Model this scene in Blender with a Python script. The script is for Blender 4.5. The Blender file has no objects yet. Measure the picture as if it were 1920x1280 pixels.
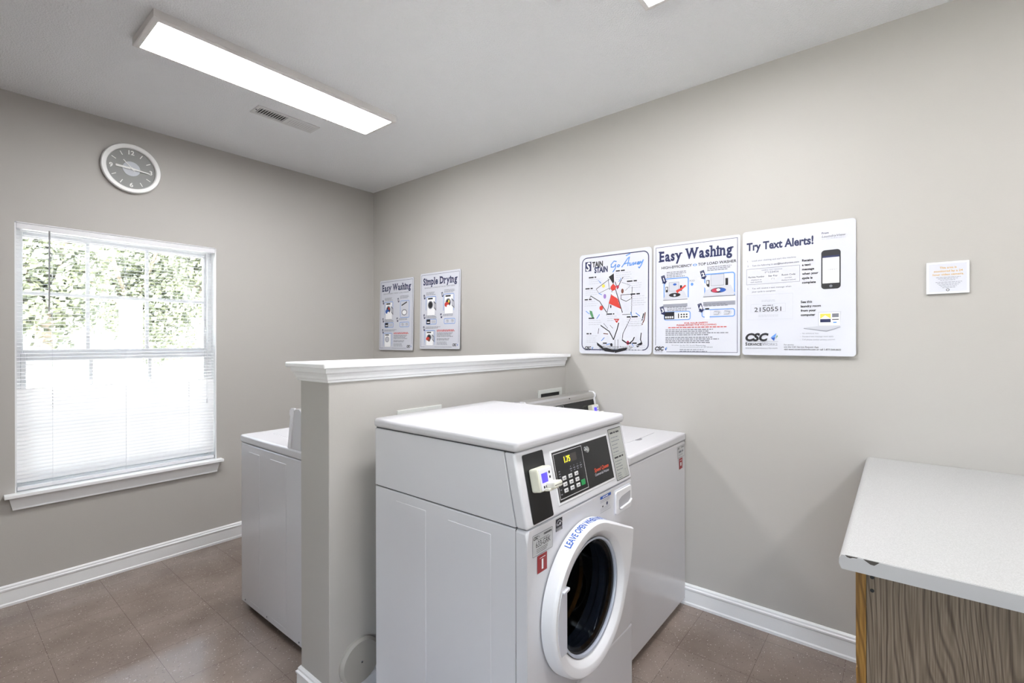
import bpy, bmesh, math, random
from mathutils import Vector, Matrix
random.seed(7)
sc = bpy.context.scene
C = sc.collection
R = math.radians

# ------------------------------------------------------------------ camera, world, sun, exposure
F_PX, YAW, ROLL, CAM_Z = 895.54, 0.68118, -0.00221, 1.405
cam_d = bpy.data.cameras.new('camera'); cam = bpy.data.objects.new('camera', cam_d); C.objects.link(cam)
cam_d.sensor_width = 36.0; cam_d.lens = F_PX * 36.0 / 1920.0; cam_d.clip_start = 0.02; cam_d.clip_end = 200
_f = Vector((math.cos(YAW), math.sin(YAW), 0)); _r = Vector((math.sin(YAW), -math.cos(YAW), 0)); _u = Vector((0, 0, 1))
_r2 = _r * math.cos(ROLL) + _u * math.sin(ROLL); _u2 = _u * math.cos(ROLL) - _r * math.sin(ROLL)
cam.matrix_world = Matrix(((_r2.x, _u2.x, -_f.x, 0), (_r2.y, _u2.y, -_f.y, 0), (_r2.z, _u2.z, -_f.z, CAM_Z), (0, 0, 0, 1)))
sc.camera = cam

SKY_STRENGTH, SUN_STRENGTH = 1.25, 38.0
LAMP_STRENGTH = 25.0
w = bpy.data.worlds.new('sky'); sc.world = w; w.use_nodes = True
nt = w.node_tree; nt.nodes.clear()
sky = nt.nodes.new('ShaderNodeTexSky'); sky.sky_type = 'NISHITA'; sky.sun_disc = False
sky.sun_elevation = R(52); sky.sun_rotation = R(200); sky.air_density = 1.0; sky.dust_density = 2.5
bg = nt.nodes.new('ShaderNodeBackground'); bg.inputs[1].default_value = SKY_STRENGTH
wo = nt.nodes.new('ShaderNodeOutputWorld')
hs = nt.nodes.new('ShaderNodeHueSaturation'); hs.inputs['Saturation'].default_value = .65
nt.links.new(sky.outputs[0], hs.inputs['Color']); nt.links.new(hs.outputs[0], bg.inputs[0]); nt.links.new(bg.outputs[0], wo.inputs[0])
sun_d = bpy.data.lights.new('sun', 'SUN'); sun_d.energy = SUN_STRENGTH; sun_d.angle = R(0.6); sun_d.color = (1, .97, .92)
sun = bpy.data.objects.new('sun', sun_d); C.objects.link(sun)
sun.rotation_euler = Vector((-0.25, 0.62, -0.95)).to_track_quat('-Z', 'Y').to_euler(); sun.location = (0, -5, 12)

vs = sc.view_settings
sc.display_settings.display_device = 'sRGB'
vs.view_transform = 'Standard'; vs.look = 'None'; vs.gamma = 1.0; vs.exposure = 0.53; vs.use_curve_mapping = False

# ------------------------------------------------------------------ materials
def lin(c): return tuple(((v / 255) / 12.92 if v / 255 <= .04045 else ((v / 255 + .055) / 1.055) ** 2.4) for v in c)
MATS = {}
def mat(name, rgb, rough=.5, metal=0, spec=.5, bump=None, coat=0, emit=None, alpha_mix=None):
    if name in MATS: return MATS[name]
    m = bpy.data.materials.new(name); m.use_nodes = True; n = m.node_tree.nodes; l = m.node_tree.links
    p = n['Principled BSDF']; c = lin(rgb)
    p.inputs['Base Color'].default_value = (*c, 1); p.inputs['Roughness'].default_value = rough
    p.inputs['Metallic'].default_value = metal; p.inputs['Specular IOR Level'].default_value = spec
    p.inputs['Coat Weight'].default_value = coat; p.inputs['Coat Roughness'].default_value = .08
    if emit: p.inputs['Emission Color'].default_value = (*lin(emit[0]), 1); p.inputs['Emission Strength'].default_value = emit[1]
    if bump:
        scale, strength, dist = bump[:3]
        tc = n.new('ShaderNodeTexCoord'); ns = n.new('ShaderNodeTexNoise'); ns.inputs['Scale'].default_value = scale
        ns.inputs['Detail'].default_value = 4; b = n.new('ShaderNodeBump'); b.inputs['Strength'].default_value = strength
        b.inputs['Distance'].default_value = dist
        l.new(tc.outputs['Object'], ns.inputs['Vector']); l.new(ns.outputs['Fac'], b.inputs['Height']); l.new(b.outputs[0], p.inputs['Normal'])
    MATS[name] = m; return m

def ramp(n, l, src, stops):
    r = n.new('ShaderNodeValToRGB'); e = r.color_ramp.elements
    e[0].position, e[0].color = stops[0][0], (*lin(stops[0][1]), 1); e[1].position, e[1].color = stops[-1][0], (*lin(stops[-1][1]), 1)
    for p_, c_ in stops[1:-1]:
        x = e.new(p_); x.color = (*lin(c_), 1)
    l.new(src, r.inputs[0]); return r

wall_m = mat('greige_wall_paint', (186, 183, 179), .55, spec=.35, bump=(160, .12, .002))
white_trim = mat('white_trim_paint', (240, 241, 243), .35, spec=.5)
enamel = mat('white_enamel', (216, 216, 221), .22, spec=.5, coat=.25)
enamel_lid = mat('white_enamel_lid', (209, 209, 214), .25, spec=.5, coat=.2)
plastic_w = mat('white_plastic', (232, 232, 236), .35)
plastic_g = mat('pale_grey_plastic', (204, 205, 214), .4)
cream = mat('cream_plastic', (222, 221, 206), .45)
cream2 = mat('light_cream_plastic', (230, 229, 216), .45)
black = mat('black_panel', (30, 31, 33), .35)
black_gl = mat('black_gloss', (16, 17, 20), .12)
rubber = mat('dark_rubber', (38, 38, 40), .6)
chrome = mat('chrome', (205, 207, 210), .16, metal=1)
brushed = mat('brushed_steel', (200, 198, 196), .34, metal=.85)
drum_m = mat('drum_steel', (40, 44, 52), .45, metal=1)
shadow_gap = mat('dark_seam', (60, 60, 62), .7)
duct_shade_m = mat('duct_shade', (44, 44, 44), .7)
vent_w = mat('white_vent_metal', (216, 216, 216), .45)
p_white = mat('poster_white', (211, 213, 223), .28, spec=.4)
p_edge = mat('poster_edge', (238, 238, 238), .4)
navy = mat('navy_ink', (30, 38, 82), .4); ink = mat('black_ink', (34, 34, 40), .4); grey_ink = mat('grey_ink', (146, 148, 160), .5)
lgrey = mat('light_grey_ink', (196, 198, 208), .5); mgrey = mat('mid_grey_ink', (120, 122, 132), .5); red_ink = mat('red_ink', (206, 62, 52), .5)
blue_ink = mat('sky_blue_ink', (98, 150, 222), .5); pale_blue = mat('pale_blue_ink', (168, 196, 240), .5); green_ink = mat('green_ink', (92, 150, 106), .5)
yellow_ink = mat('yellow_ink', (230, 212, 90), .5); brown_ink = mat('brown_ink', (120, 74, 60), .5); purple_ink = mat('purple_ink', (150, 120, 190), .5)
gold_ink = mat('gold_ink', (212, 170, 96), .5); pink_red = mat('crimson_ink', (190, 58, 84), .5); deep_blue = mat('deep_blue_ink', (40, 88, 176), .5)
skin_w = mat('white_ink', (246, 247, 250), .4)
label_grey = mat('label_silver', (196, 198, 200), .4); red_lab = mat('red_sticker', (150, 22, 28), .4)
silver_lab = mat('instruction_plate', (178, 180, 176), .45)
screen_b = mat('blue_screen', (70, 60, 220), .3, emit=((84, 70, 235), .75))
digit_y = mat('yellow_digits', (230, 220, 40), .5, emit=((235, 225, 30), 1.0))
lcd_dark = mat('dark_display', (66, 62, 60), .3)
key_w = mat('key_white', (222, 222, 224), .5); key_g = mat('key_green', (46, 150, 86), .5)
oak_edge = None

def ceiling_mat():
    m = bpy.data.materials.new('stippled_ceiling'); m.use_nodes = True; n = m.node_tree.nodes; l = m.node_tree.links; p = n['Principled BSDF']
    p.inputs['Base Color'].default_value = (*lin((240, 241, 243)), 1); p.inputs['Roughness'].default_value = .9; p.inputs['Specular IOR Level'].default_value = .1
    tc = n.new('ShaderNodeTexCoord'); a = n.new('ShaderNodeTexNoise'); a.inputs['Scale'].default_value = 130; a.inputs['Detail'].default_value = 3; a.inputs['Roughness'].default_value = .65
    l.new(tc.outputs['Object'], a.inputs['Vector'])
    r = ramp(n, l, a.outputs['Fac'], [(.42, (0, 0, 0)), (.62, (255, 255, 255))])
    b = n.new('ShaderNodeBump'); b.inputs['Strength'].default_value = .5; b.inputs['Distance'].default_value = .005
    l.new(r.outputs[0], b.inputs['Height']); l.new(b.outputs[0], p.inputs['Normal']); return m
ceil_m = ceiling_mat()

def floor_mat():
    m = bpy.data.materials.new('brown_vinyl_tile'); m.use_nodes = True; n = m.node_tree.nodes; l = m.node_tree.links; p = n['Principled BSDF']
    tc = n.new('ShaderNodeTexCoord'); mp = n.new('ShaderNodeMapping'); mp.inputs['Location'].default_value = (-.047, -.185, 0)
    l.new(tc.outputs['Object'], mp.inputs['Vector'])
    br = n.new('ShaderNodeTexBrick'); br.offset = 0; br.squash = 1
    br.inputs['Scale'].default_value = 1; br.inputs['Brick Width'].default_value = .3048; br.inputs['Row Height'].default_value = .3048
    br.inputs['Mortar Size'].default_value = .0009; br.inputs['Mortar Smooth'].default_value = .2; br.inputs['Bias'].default_value = 0
    br.inputs['Color1'].default_value = (*lin((150, 136, 127)), 1); br.inputs['Color2'].default_value = (*lin((146, 132, 123)), 1); br.inputs['Mortar'].default_value = (*lin((108, 95, 86)), 1)
    l.new(mp.outputs[0], br.inputs['Vector'])
    big = n.new('ShaderNodeTexNoise'); big.inputs['Scale'].default_value = 3.5; big.inputs['Detail'].default_value = 6
    l.new(tc.outputs['Object'], big.inputs['Vector'])
    r1 = ramp(n, l, big.outputs['Fac'], [(.3, (205, 200, 196)), (.7, (255, 255, 255))])
    mx = n.new('ShaderNodeMixRGB'); mx.blend_type = 'MULTIPLY'; mx.inputs[0].default_value = .8
    l.new(br.outputs['Color'], mx.inputs[1]); l.new(r1.outputs[0], mx.inputs[2])
    last = mx.outputs[0]
    for k, (sx, sy, th, col) in enumerate([(70, 190, .715, (206, 196, 188)), (200, 66, .73, (200, 190, 182)), (150, 150, .735, (228, 220, 212)), (60, 150, .70, (96, 82, 74))]):
        m2 = n.new('ShaderNodeMapping'); m2.inputs['Scale'].default_value = (sx, sy, 1); m2.inputs['Rotation'].default_value = (0, 0, .5 * k); m2.inputs['Location'].default_value = (k * 3.3, k, 0)
        ns = n.new('ShaderNodeTexNoise'); ns.inputs['Scale'].default_value = 1; ns.inputs['Detail'].default_value = 1
        l.new(tc.outputs['Object'], m2.inputs[0]); l.new(m2.outputs[0], ns.inputs['Vector'])
        rr = ramp(n, l, ns.outputs['Fac'], [(th, (0, 0, 0)), (th + .03, (255, 255, 255))])
        mm = n.new('ShaderNodeMixRGB'); mm.inputs[2].default_value = (*lin(col), 1); l.new(rr.outputs[0], mm.inputs[0]); l.new(last, mm.inputs[1]); last = mm.outputs[0]
    l.new(last, p.inputs['Base Color'])
    r2 = ramp(n, l, big.outputs['Fac'], [(.3, (66, 66, 66)), (.7, (100, 100, 100))])
    l.new(r2.outputs[0], p.inputs['Roughness'])
    bp = n.new('ShaderNodeBump'); bp.inputs['Strength'].default_value = .12; bp.inputs['Distance'].default_value = .002
    ns2 = n.new('ShaderNodeTexNoise'); ns2.inputs['Scale'].default_value = 9; l.new(tc.outputs['Object'], ns2.inputs['Vector'])
    l.new(ns2.outputs['Fac'], bp.inputs['Height']); l.new(bp.outputs[0], p.inputs['Normal'])
    return m
floor_m = floor_mat()

def oak_mat(name, c0, c1, c2):
    m = bpy.data.materials.new(name); m.use_nodes = True; n = m.node_tree.nodes; l = m.node_tree.links; p = n['Principled BSDF']
    tc = n.new('ShaderNodeTexCoord')
    mp = n.new('ShaderNodeMapping'); mp.inputs['Scale'].default_value = (1, 1, .16)
    l.new(tc.outputs['Object'], mp.inputs[0])
    d = n.new('ShaderNodeTexNoise'); d.inputs['Scale'].default_value = 7; d.inputs['Detail'].default_value = 2; l.new(mp.outputs[0], d.inputs['Vector'])
    add = n.new('ShaderNodeVectorMath'); add.operation = 'MULTIPLY_ADD'; add.inputs[1].default_value = (.22, .22, .22)
    l.new(d.outputs['Color'], add.inputs[0]); l.new(mp.outputs[0], add.inputs[2])
    wv = n.new('ShaderNodeTexWave'); wv.wave_type = 'BANDS'; wv.bands_direction = 'Y'; wv.inputs['Scale'].default_value = 24; wv.inputs['Distortion'].default_value = 4.0; wv.inputs['Detail'].default_value = 2; wv.inputs['Detail Scale'].default_value = 1.2
    l.new(add.outputs[0], wv.inputs['Vector'])
    r1 = ramp(n, l, wv.outputs['Color'], [(0, c0), (.22, c1), (.6, c2), (1, c1)])
    mp2 = n.new('ShaderNodeMapping'); mp2.inputs['Scale'].default_value = (260, 260, 7); l.new(tc.outputs['Object'], mp2.inputs[0])
    f = n.new('ShaderNodeTexNoise'); f.inputs['Scale'].default_value = 1; f.inputs['Detail'].default_value = 3; l.new(mp2.outputs[0], f.inputs['Vector'])
    r2 = ramp(n, l, f.outputs['Fac'], [(.35, (178, 168, 158)), (.62, (255, 255, 255))])
    mx = n.new('ShaderNodeMixRGB'); mx.blend_type = 'MULTIPLY'; mx.inputs[0].default_value = .75
    l.new(r1.outputs[0], mx.inputs[1]); l.new(r2.outputs[0], mx.inputs[2]); l.new(mx.outputs[0], p.inputs['Base Color'])
    p.inputs['Roughness'].default_value = .5; return m
oak_m = oak_mat('weathered_oak_veneer', (104, 90, 76), (138, 123, 106), (148, 134, 117))
oak_edge = oak_mat('orange_oak_frame', (128, 92, 38), (160, 118, 52), (172, 130, 62))

def laminate_mat():
    m = bpy.data.materials.new('grey_white_laminate'); m.use_nodes = True; n = m.node_tree.nodes; l = m.node_tree.links; p = n['Principled BSDF']
    tc = n.new('ShaderNodeTexCoord'); ns = n.new('ShaderNodeTexNoise'); ns.inputs['Scale'].default_value = 420; ns.inputs['Detail'].default_value = 3
    l.new(tc.outputs['Object'], ns.inputs['Vector'])
    r1 = ramp(n, l, ns.outputs['Fac'], [(.35, (168, 168, 168)), (.65, (186, 186, 186))])
    l.new(r1.outputs[0], p.inputs['Base Color']); p.inputs['Roughness'].default_value = .38; return m
lam_m = laminate_mat()

def diffuser_mat():
    m = bpy.data.materials.new('lit_diffuser'); m.use_nodes = True; n = m.node_tree.nodes; p = n['Principled BSDF']
    p.inputs['Base Color'].default_value = (.9, .9, .9, 1); p.inputs['Emission Color'].default_value = (1, .995, 1, 1); p.inputs['Emission Strength'].default_value = LAMP_STRENGTH; return m
diff_m = diffuser_mat()

def glass_mat(name, tint, fres=1.45, rough=0.0):
    m = bpy.data.materials.new(name); m.use_nodes = True; n = m.node_tree.nodes; l = m.node_tree.links; n.clear()
    o = n.new('ShaderNodeOutputMaterial'); t = n.new('ShaderNodeBsdfTransparent'); t.inputs[0].default_value = (*tint, 1)
    g = n.new('ShaderNodeBsdfGlossy'); g.inputs['Roughness'].default_value = rough; x = n.new('ShaderNodeMixShader')
    if fres: f = n.new('ShaderNodeFresnel'); f.inputs[0].default_value = fres; l.new(f.outputs[0], x.inputs[0])
    else: x.inputs[0].default_value = .07
    l.new(t.outputs[0], x.inputs[1]); l.new(g.outputs[0], x.inputs[2]); l.new(x.outputs[0], o.inputs[0]); return m
pane_m = glass_mat('window_glass', (.96, .98, .97))
door_glass = glass_mat('tinted_door_glass', (.25, .29, .36), None, .03)

def translucent_mat(name, rgb, amount):
    m = bpy.data.materials.new(name); m.use_nodes = True; n = m.node_tree.nodes; l = m.node_tree.links; p = n['Principled BSDF']; o = n['Material Output']
    p.inputs['Base Color'].default_value = (*lin(rgb), 1); p.inputs['Roughness'].default_value = .45
    t = n.new('ShaderNodeBsdfTranslucent'); t.inputs[0].default_value = (*lin(rgb), 1); x = n.new('ShaderNodeMixShader'); x.inputs[0].default_value = amount
    l.new(p.outputs[0], x.inputs[1]); l.new(t.outputs[0], x.inputs[2]); l.new(x.outputs[0], o.inputs[0]); return m
slat_m = translucent_mat('white_vinyl_slat', (236, 236, 238), .10)
leaf_m = [translucent_mat('leaf_green', (104, 110, 94), .15), translucent_mat('leaf_pale_green', (140, 146, 118), .15)]
bark_m = mat('bark', (120, 110, 98), .9); grass_m = mat('outside_paving', (214, 212, 206), .9)

# ------------------------------------------------------------------ mesh helpers
def nb(): return bmesh.new()
def poly(bm, pts, mi=0, smooth=False):
    vs_ = [bm.verts.new(p) for p in pts]
    try: f = bm.faces.new(vs_)
    except ValueError: return None
    f.material_index = mi; f.smooth = smooth; return f
def box(bm, x0, x1, y0, y1, z0, z1, mi=0, bev=0, seg=2, skip=()):
    P = [Vector(p) for p in ((x0, y0, z0), (x1, y0, z0), (x1, y1, z0), (x0, y1, z0), (x0, y0, z1), (x1, y0, z1), (x1, y1, z1), (x0, y1, z1))]
    return hexa(bm, P, mi, bev, seg, skip)
def hexa(bm, P, mi=0, bev=0, seg=2, skip=()):
    v = [bm.verts.new(p) for p in P]
    fs = {}
    for k, idx in dict(bottom=(3, 2, 1, 0), top=(4, 5, 6, 7), front=(0, 1, 5, 4), right=(1, 2, 6, 5), back=(2, 3, 7, 6), left=(3, 0, 4, 7)).items():
        if k in skip: continue
        f = bm.faces.new([v[i] for i in idx]); f.material_index = mi; fs[k] = f
    if bev:
        es = list({e for f in fs.values() for e in f.edges if len(e.link_faces) == 2})
        r = bmesh.ops.bevel(bm, geom=es, offset=bev, segments=seg, affect='EDGES', profile=.5, clamp_overlap=True)
        for f in r['faces']: f.material_index = mi
        if seg > 1:
            for f in r['faces']: f.smooth = True
    return fs
def prism(bm, pts, d, mi=0, bev=0, seg=2):
    """closed 3D polygon pts extruded by vector d"""
    d = Vector(d); a = [bm.verts.new(Vector(p)) for p in pts]; b = [bm.verts.new(Vector(p) + d) for p in pts]
    fs = [bm.faces.new(a), bm.faces.new(b[::-1])]; n = len(pts)
    for i in range(n): fs.append(bm.faces.new((a[i], b[i], b[(i + 1) % n], a[(i + 1) % n])))
    for f in fs: f.material_index = mi
    bmesh.ops.recalc_face_normals(bm, faces=fs)
    if bev:
        es = list({e for f in fs for e in f.edges})
        r = bmesh.ops.bevel(bm, geom=es, offset=bev, segments=seg, affect='EDGES', profile=.5, clamp_overlap=True)
        for f in r['faces']: f.material_index = mi; f.smooth = seg > 1
    return fs
def lathe(bm, c, axis, prof, n=48, mi=0, smooth=True, mis=None):
    """prof: list of (radius, along axis). axis 'X','Y','Z'"""
    c = Vector(c); ax = 'XYZ'.index(axis); A = Vector([1 if i == ax else 0 for i in range(3)])
    U = Vector((0, 0, 1)) if ax != 2 else Vector((1, 0, 0)); W = A.cross(U)
    rings = []
    for r, t in prof:
        if r < 1e-6: rings.append([bm.verts.new(c + A * t)]); continue
        rings.append([bm.verts.new(c + A * t + (U * math.cos(2 * math.pi * i / n) + W * math.sin(2 * math.pi * i / n)) * r) for i in range(n)])
    for k in range(len(rings) - 1):
        a, b = rings[k], rings[k + 1]
        for i in range(n):
            j = (i + 1) % n
            if len(a) == 1 and len(b) == 1: continue
            if len(a) == 1: f = bm.faces.new((a[0], b[j], b[i]))
            elif len(b) == 1: f = bm.faces.new((a[i], a[j], b[0]))
            else: f = bm.faces.new((a[i], a[j], b[j], b[i]))
            f.smooth = smooth; f.material_index = mis[k] if mis else mi
def rod(bm, a, b, r, n=10, mi=0):
    a, b = Vector(a), Vector(b); d = (b - a); L = d.length; d.normalize()
    u = d.orthogonal().normalized(); v = d.cross(u)
    A = [bm.verts.new(a + (u * math.cos(2 * math.pi * i / n) + v * math.sin(2 * math.pi * i / n)) * r) for i in range(n)]
    B = [bm.verts.new(b + (u * math.cos(2 * math.pi * i / n) + v * math.sin(2 * math.pi * i / n)) * r) for i in range(n)]
    for i in range(n):
        f = bm.faces.new((A[i], A[(i + 1) % n], B[(i + 1) % n], B[i])); f.smooth = True; f.material_index = mi
    bm.faces.new(A[::-1]).material_index = mi; bm.faces.new(B).material_index = mi

def obj(name, bm, mats, parent=None, recalc=True):
    if recalc: bmesh.ops.recalc_face_normals(bm, faces=bm.faces)
    me = bpy.data.meshes.new(name); bm.to_mesh(me); bm.free()
    fl_ = [p.use_smooth for p in me.polygons]
    if any(fl_):
        me.set_sharp_from_angle(angle=R(38)); me.polygons.foreach_set('use_smooth', fl_)
    for m in (mats if isinstance(mats, (list, tuple)) else [mats]): me.materials.append(m)
    o = bpy.data.objects.new(name, me); C.objects.link(o)
    if parent:
        o.parent = parent; o.matrix_parent_inverse = Matrix.Identity(4)
        off = world_loc(parent); me.transform(Matrix.Translation(-off))
    return o
def world_loc(o):
    v = Vector((0, 0, 0))
    while o: v = v + o.location; o = o.parent
    return v
def empty(name, loc=(0, 0, 0)):
    o = bpy.data.objects.new(name, None); C.objects.link(o); o.location = loc; o.empty_display_size = .1; return o
def tag(o, label=None, cat=None, group=None, kind=None):
    for k, v in (('label', label), ('category', cat), ('group', group), ('kind', kind)):
        if v: o[k] = v
    return o
def struct(name, bm, mats, parent=None):
    o = obj(name, bm, mats, parent)
    if not parent: o['kind'] = 'structure'
    return o
def copy_tree(o, parent=None):
    c = o.copy(); C.objects.link(c)
    if parent: c.parent = parent
    for ch in [x for x in sc.objects if x.parent == o]: copy_tree(ch, c)
    return c

# ------------------------------------------------------------------ printed sheets (posters, stickers, panels)
_tc = {}
def glyphs(s, bold=0.0, shear=0.0):
    k = (s, bold, shear)
    if k in _tc: return _tc[k]
    cu = bpy.data.curves.new('t', 'FONT'); cu.body = s; cu.offset = bold; cu.shear = shear; cu.size = 1; cu.resolution_u = 3; cu.fill_mode = 'FRONT'
    o = bpy.data.objects.new('t', cu); C.objects.link(o)
    me = bpy.data.meshes.new_from_object(o)
    V = [(v.co.x, v.co.y) for v in me.vertices]; Fc = [tuple(p.vertices) for p in me.polygons]
    bpy.data.objects.remove(o); bpy.data.meshes.remove(me); bpy.data.curves.remove(cu)
    _tc[k] = (V, Fc); return _tc[k]
CAP = None
class Sheet:
    """a flat drawing surface: origin O (top-left), u to the right, v downward, n towards the viewer"""
    def __init__(s, O, U, D, N): s.O, s.U, s.D, s.N = Vector(O), Vector(U).normalized(), Vector(D).normalized(), Vector(N).normalized(); s.bm = nb(); s.mats = []; s.k = 0
    def mi(s, m):
        if m not in s.mats: s.mats.append(m)
        return s.mats.index(m)
    def pt(s, x, y, h): return s.O + s.U * x + s.D * y + s.N * h
    def lift(s, h): return (.0005 + .000006 * s.k) if h is None else h
    def poly(s, pts, m, h=None):
        h = s.lift(h); poly(s.bm, [s.pt(x, y, h) for x, y in pts], s.mi(m)); s.k += 1
    def rect(s, x0, y0, x1, y1, m, r=0, h=None): s.poly(rrect(x0, y0, x1, y1, r), m, h)
    def frame(s, x0, y0, x1, y1, t, m, r=0, h=None):
        h = s.lift(h); a = rrect(x0, y0, x1, y1, r); b = rrect(x0 + t, y0 + t, x1 - t, y1 - t, max(r - t, 0), len(a)); n = len(a)
        if r and not (r - t > 0): b = rrect(x0 + t, y0 + t, x1 - t, y1 - t, 1e-4, len(a))
        for i in range(n):
            j = (i + 1) % n; poly(s.bm, [s.pt(*a[i], h), s.pt(*a[j], h), s.pt(*b[j], h), s.pt(*b[i], h)], s.mi(m))
        s.k += 1
    def disc(s, x, y, rx, ry, m, n=20, h=None): s.poly([(x + rx * math.cos(2 * math.pi * i / n), y + ry * math.sin(2 * math.pi * i / n)) for i in range(n)], m, h)
    def stroke(s, pts, w_, m, h=None):
        h = s.lift(h)
        for (x0, y0), (x1, y1) in zip(pts, pts[1:]):
            L = math.hypot(x1 - x0, y1 - y0) or 1e-6; nx, ny = -(y1 - y0) / L * w_ / 2, (x1 - x0) / L * w_ / 2; ex, ey = (x1 - x0) / L * w_ * .3, (y1 - y0) / L * w_ * .3
            poly(s.bm, [s.pt(x0 - ex + nx, y0 - ey + ny, h), s.pt(x1 + ex + nx, y1 + ey + ny, h), s.pt(x1 + ex - nx, y1 + ey - ny, h), s.pt(x0 - ex - nx, y0 - ey - ny, h)], s.mi(m))
        s.k += 1
    def text(s, t, x, y, cap, m, width=None, bold=0.0, shear=0.0, align='L', rot=0, h=None):
        """baseline at y, capital height cap"""
        global CAP
        if CAP is None:
            V, _ = glyphs('H'); CAP = max(v[1] for v in V)
        h = s.lift(h); V, Fc = glyphs(t, bold, shear)
        if not V: return
        sy = cap / CAP; x0 = min(v[0] for v in V); x1 = max(v[0] for v in V); sx = width / (x1 - x0) if width else sy
        W_ = (x1 - x0) * sx; ox = x - (W_ / 2 if align == 'C' else W_ if align == 'R' else 0); ca, sa = math.cos(rot), math.sin(rot)
        vs_ = []
        for vx, vy in V:
            px, py = (vx - x0) * sx, -vy * sy
            vs_.append(s.bm.verts.new(s.pt(ox + px * ca - py * sa, y + px * sa + py * ca, h)))
        mi = s.mi(m)
        for f in Fc:
            try: q = s.bm.faces.new([vs_[i] for i in f]); q.material_index = mi
            except ValueError: pass
        s.k += 1; return W_
    SER = dict(E=[(.1, 0), (.1, 1)], a=[(.9, 0)], y=[(.08, 1), (.92, 1)], W=[(.08, 1), (.92, 1), (.5, 1)], h=[(.14, 0), (.86, 0), (.06, 1)], i=[(.5, 0), (.3, .72)], n=[(.14, 0), (.86, 0), (.06, 1)],
               S=[], s=[], g=[(.95, 1)], m=[(.1, 0), (.5, 0), (.9, 0), (.06, 1)], p=[(.14, 0), (.06, 1)], l=[(.5, 0), (.3, 1)], D=[(.1, 0), (.1, 1)], r=[(.2, 0), (.1, 1)], e=[])
    def serif(s, t, x, y, cap, m, width, bold=.035):
        """heavy slab-serif lettering"""
        if CAP is None: s.text('.', 0, 0, 1e-5, m)
        h = s.lift(None); X = 0; lay = []
        for ch in t:
            if ch == ' ': X += .3; continue
            V, Fc = glyphs(ch, bold); a = min(v[0] for v in V); b = max(v[0] for v in V); lay.append((ch, V, Fc, X, a, b)); X += (b - a) + .085
        tot = X - .085; sx = width / tot; sy = cap / CAP; mi = s.mi(m)
        for ch, V, Fc, X, a, b in lay:
            vs_ = [s.bm.verts.new(s.pt(x + (X + v[0] - a) * sx, y - v[1] * sy, h)) for v in V]
            for f in Fc:
                try: s.bm.faces.new([vs_[i] for i in f]).material_index = mi
                except ValueError: pass
            lo = min(v[1] for v in V); hi = max(v[1] for v in V)
            if ch in 'p': lo_ = lo
            elif ch in 'gy': lo_ = 0
            else: lo_ = lo
            for fx, fy in s.SER.get(ch, []):
                cx = X + (b - a) * fx; cy = lo_ + .03 if fy == 0 else (hi - .03 if fy == 1 else hi * fy); wd = .13 if ch not in 'mn' else .11
                s.bm_rect(x + (cx - wd) * sx, y - (cy - .045) * sy, x + (cx + wd) * sx, y - (cy + .045) * sy, mi, h + .000004)
        s.k += 1
    def bm_rect(s, x0, y0, x1, y1, mi, h): poly(s.bm, [s.pt(x0, y0, h), s.pt(x1, y0, h), s.pt(x1, y1, h), s.pt(x0, y1, h)], mi)
    def greek(s, x, y, wid, lines, lead, hh, m, seed=0, ragged=.25):
        """lines of unreadably small print: word-length dashes"""
        rn = random.Random(seed * 97 + 5); h = s.lift(None); mi = s.mi(m)
        for k in range(lines):
            end = x + wid * (1 - ragged * rn.random()); px = x
            while px < end - hh:
                L = hh * rn.uniform(1.5, 5.5); q = min(px + L, end); s.bm_rect(px, y + k * lead - hh / 2, q, y + k * lead + hh / 2, mi, h); px = q + hh * .8
        s.k += 1
    def done(s, name, parent=None): return obj(name, s.bm, s.mats, parent, recalc=False)
def rrect(x0, y0, x1, y1, r, n=None):
    if not r: return [(x0, y0), (x1, y0), (x1, y1), (x0, y1)]
    q = 5; out = []
    for cx, cy, a0 in ((x1 - r, y0 + r, -90), (x1 - r, y1 - r, 0), (x0 + r, y1 - r, 90), (x0 + r, y0 + r, 180)):
        for i in range(q + 1):
            a = R(a0 + 90 * i / q); out.append((cx + r * math.cos(a), cy + r * math.sin(a)))
    return out

# ------------------------------------------------------------------ room shell
XW, YW, ZC = 2.577, 3.706, 2.754
XL, YB = -1.75, -2.3
ox0, ox1, oz0, oz1 = .312, 1.292, .592, 2.062        # window opening
bm = nb(); box(bm, XL - .1, XW + .1, YB - .1, YW + .16, -.12, 0); struct('floor', bm, floor_m)
bm = nb(); box(bm, XL - .1, XW + .1, YB - .1, YW + .16, ZC, ZC + .15); struct('ceiling', bm, ceil_m)
bm = nb(); box(bm, XW, XW + .1, YB - .1, YW + .16, 0, ZC); struct('wall_right', bm, wall_m)
lw0, lw1, lz0, lz1 = -1.0, .5, .55, 2.1            # opening of an unseen window added in the left wall to light the room
bm = nb(); box(bm, XL - .1, XL, YB - .1, lw0, 0, ZC); box(bm, XL - .1, XL, lw1, YW + .16, 0, ZC); box(bm, XL - .1, XL, lw0, lw1, 0, lz0); box(bm, XL - .1, XL, lw0, lw1, lz1, ZC); struct('wall_left', bm, wall_m)
w2_ = empty('added_window', (XL - .05, (lw0 + lw1) / 2, lz0)); w2_['kind'] = 'structure'
bm = nb()
for a in ((lw0, lw0 + .05, lz0, lz1), (lw1 - .05, lw1, lz0, lz1), (lw0 + .05, lw1 - .05, lz0, lz0 + .05), (lw0 + .05, lw1 - .05, lz1 - .05, lz1), ((lw0 + lw1) / 2 - .03, (lw0 + lw1) / 2 + .03, lz0 + .05, lz1 - .05)): box(bm, XL - .08, XL - .03, a[0], a[1], a[2], a[3])
obj('window_frame', bm, white_trim, w2_)
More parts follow.
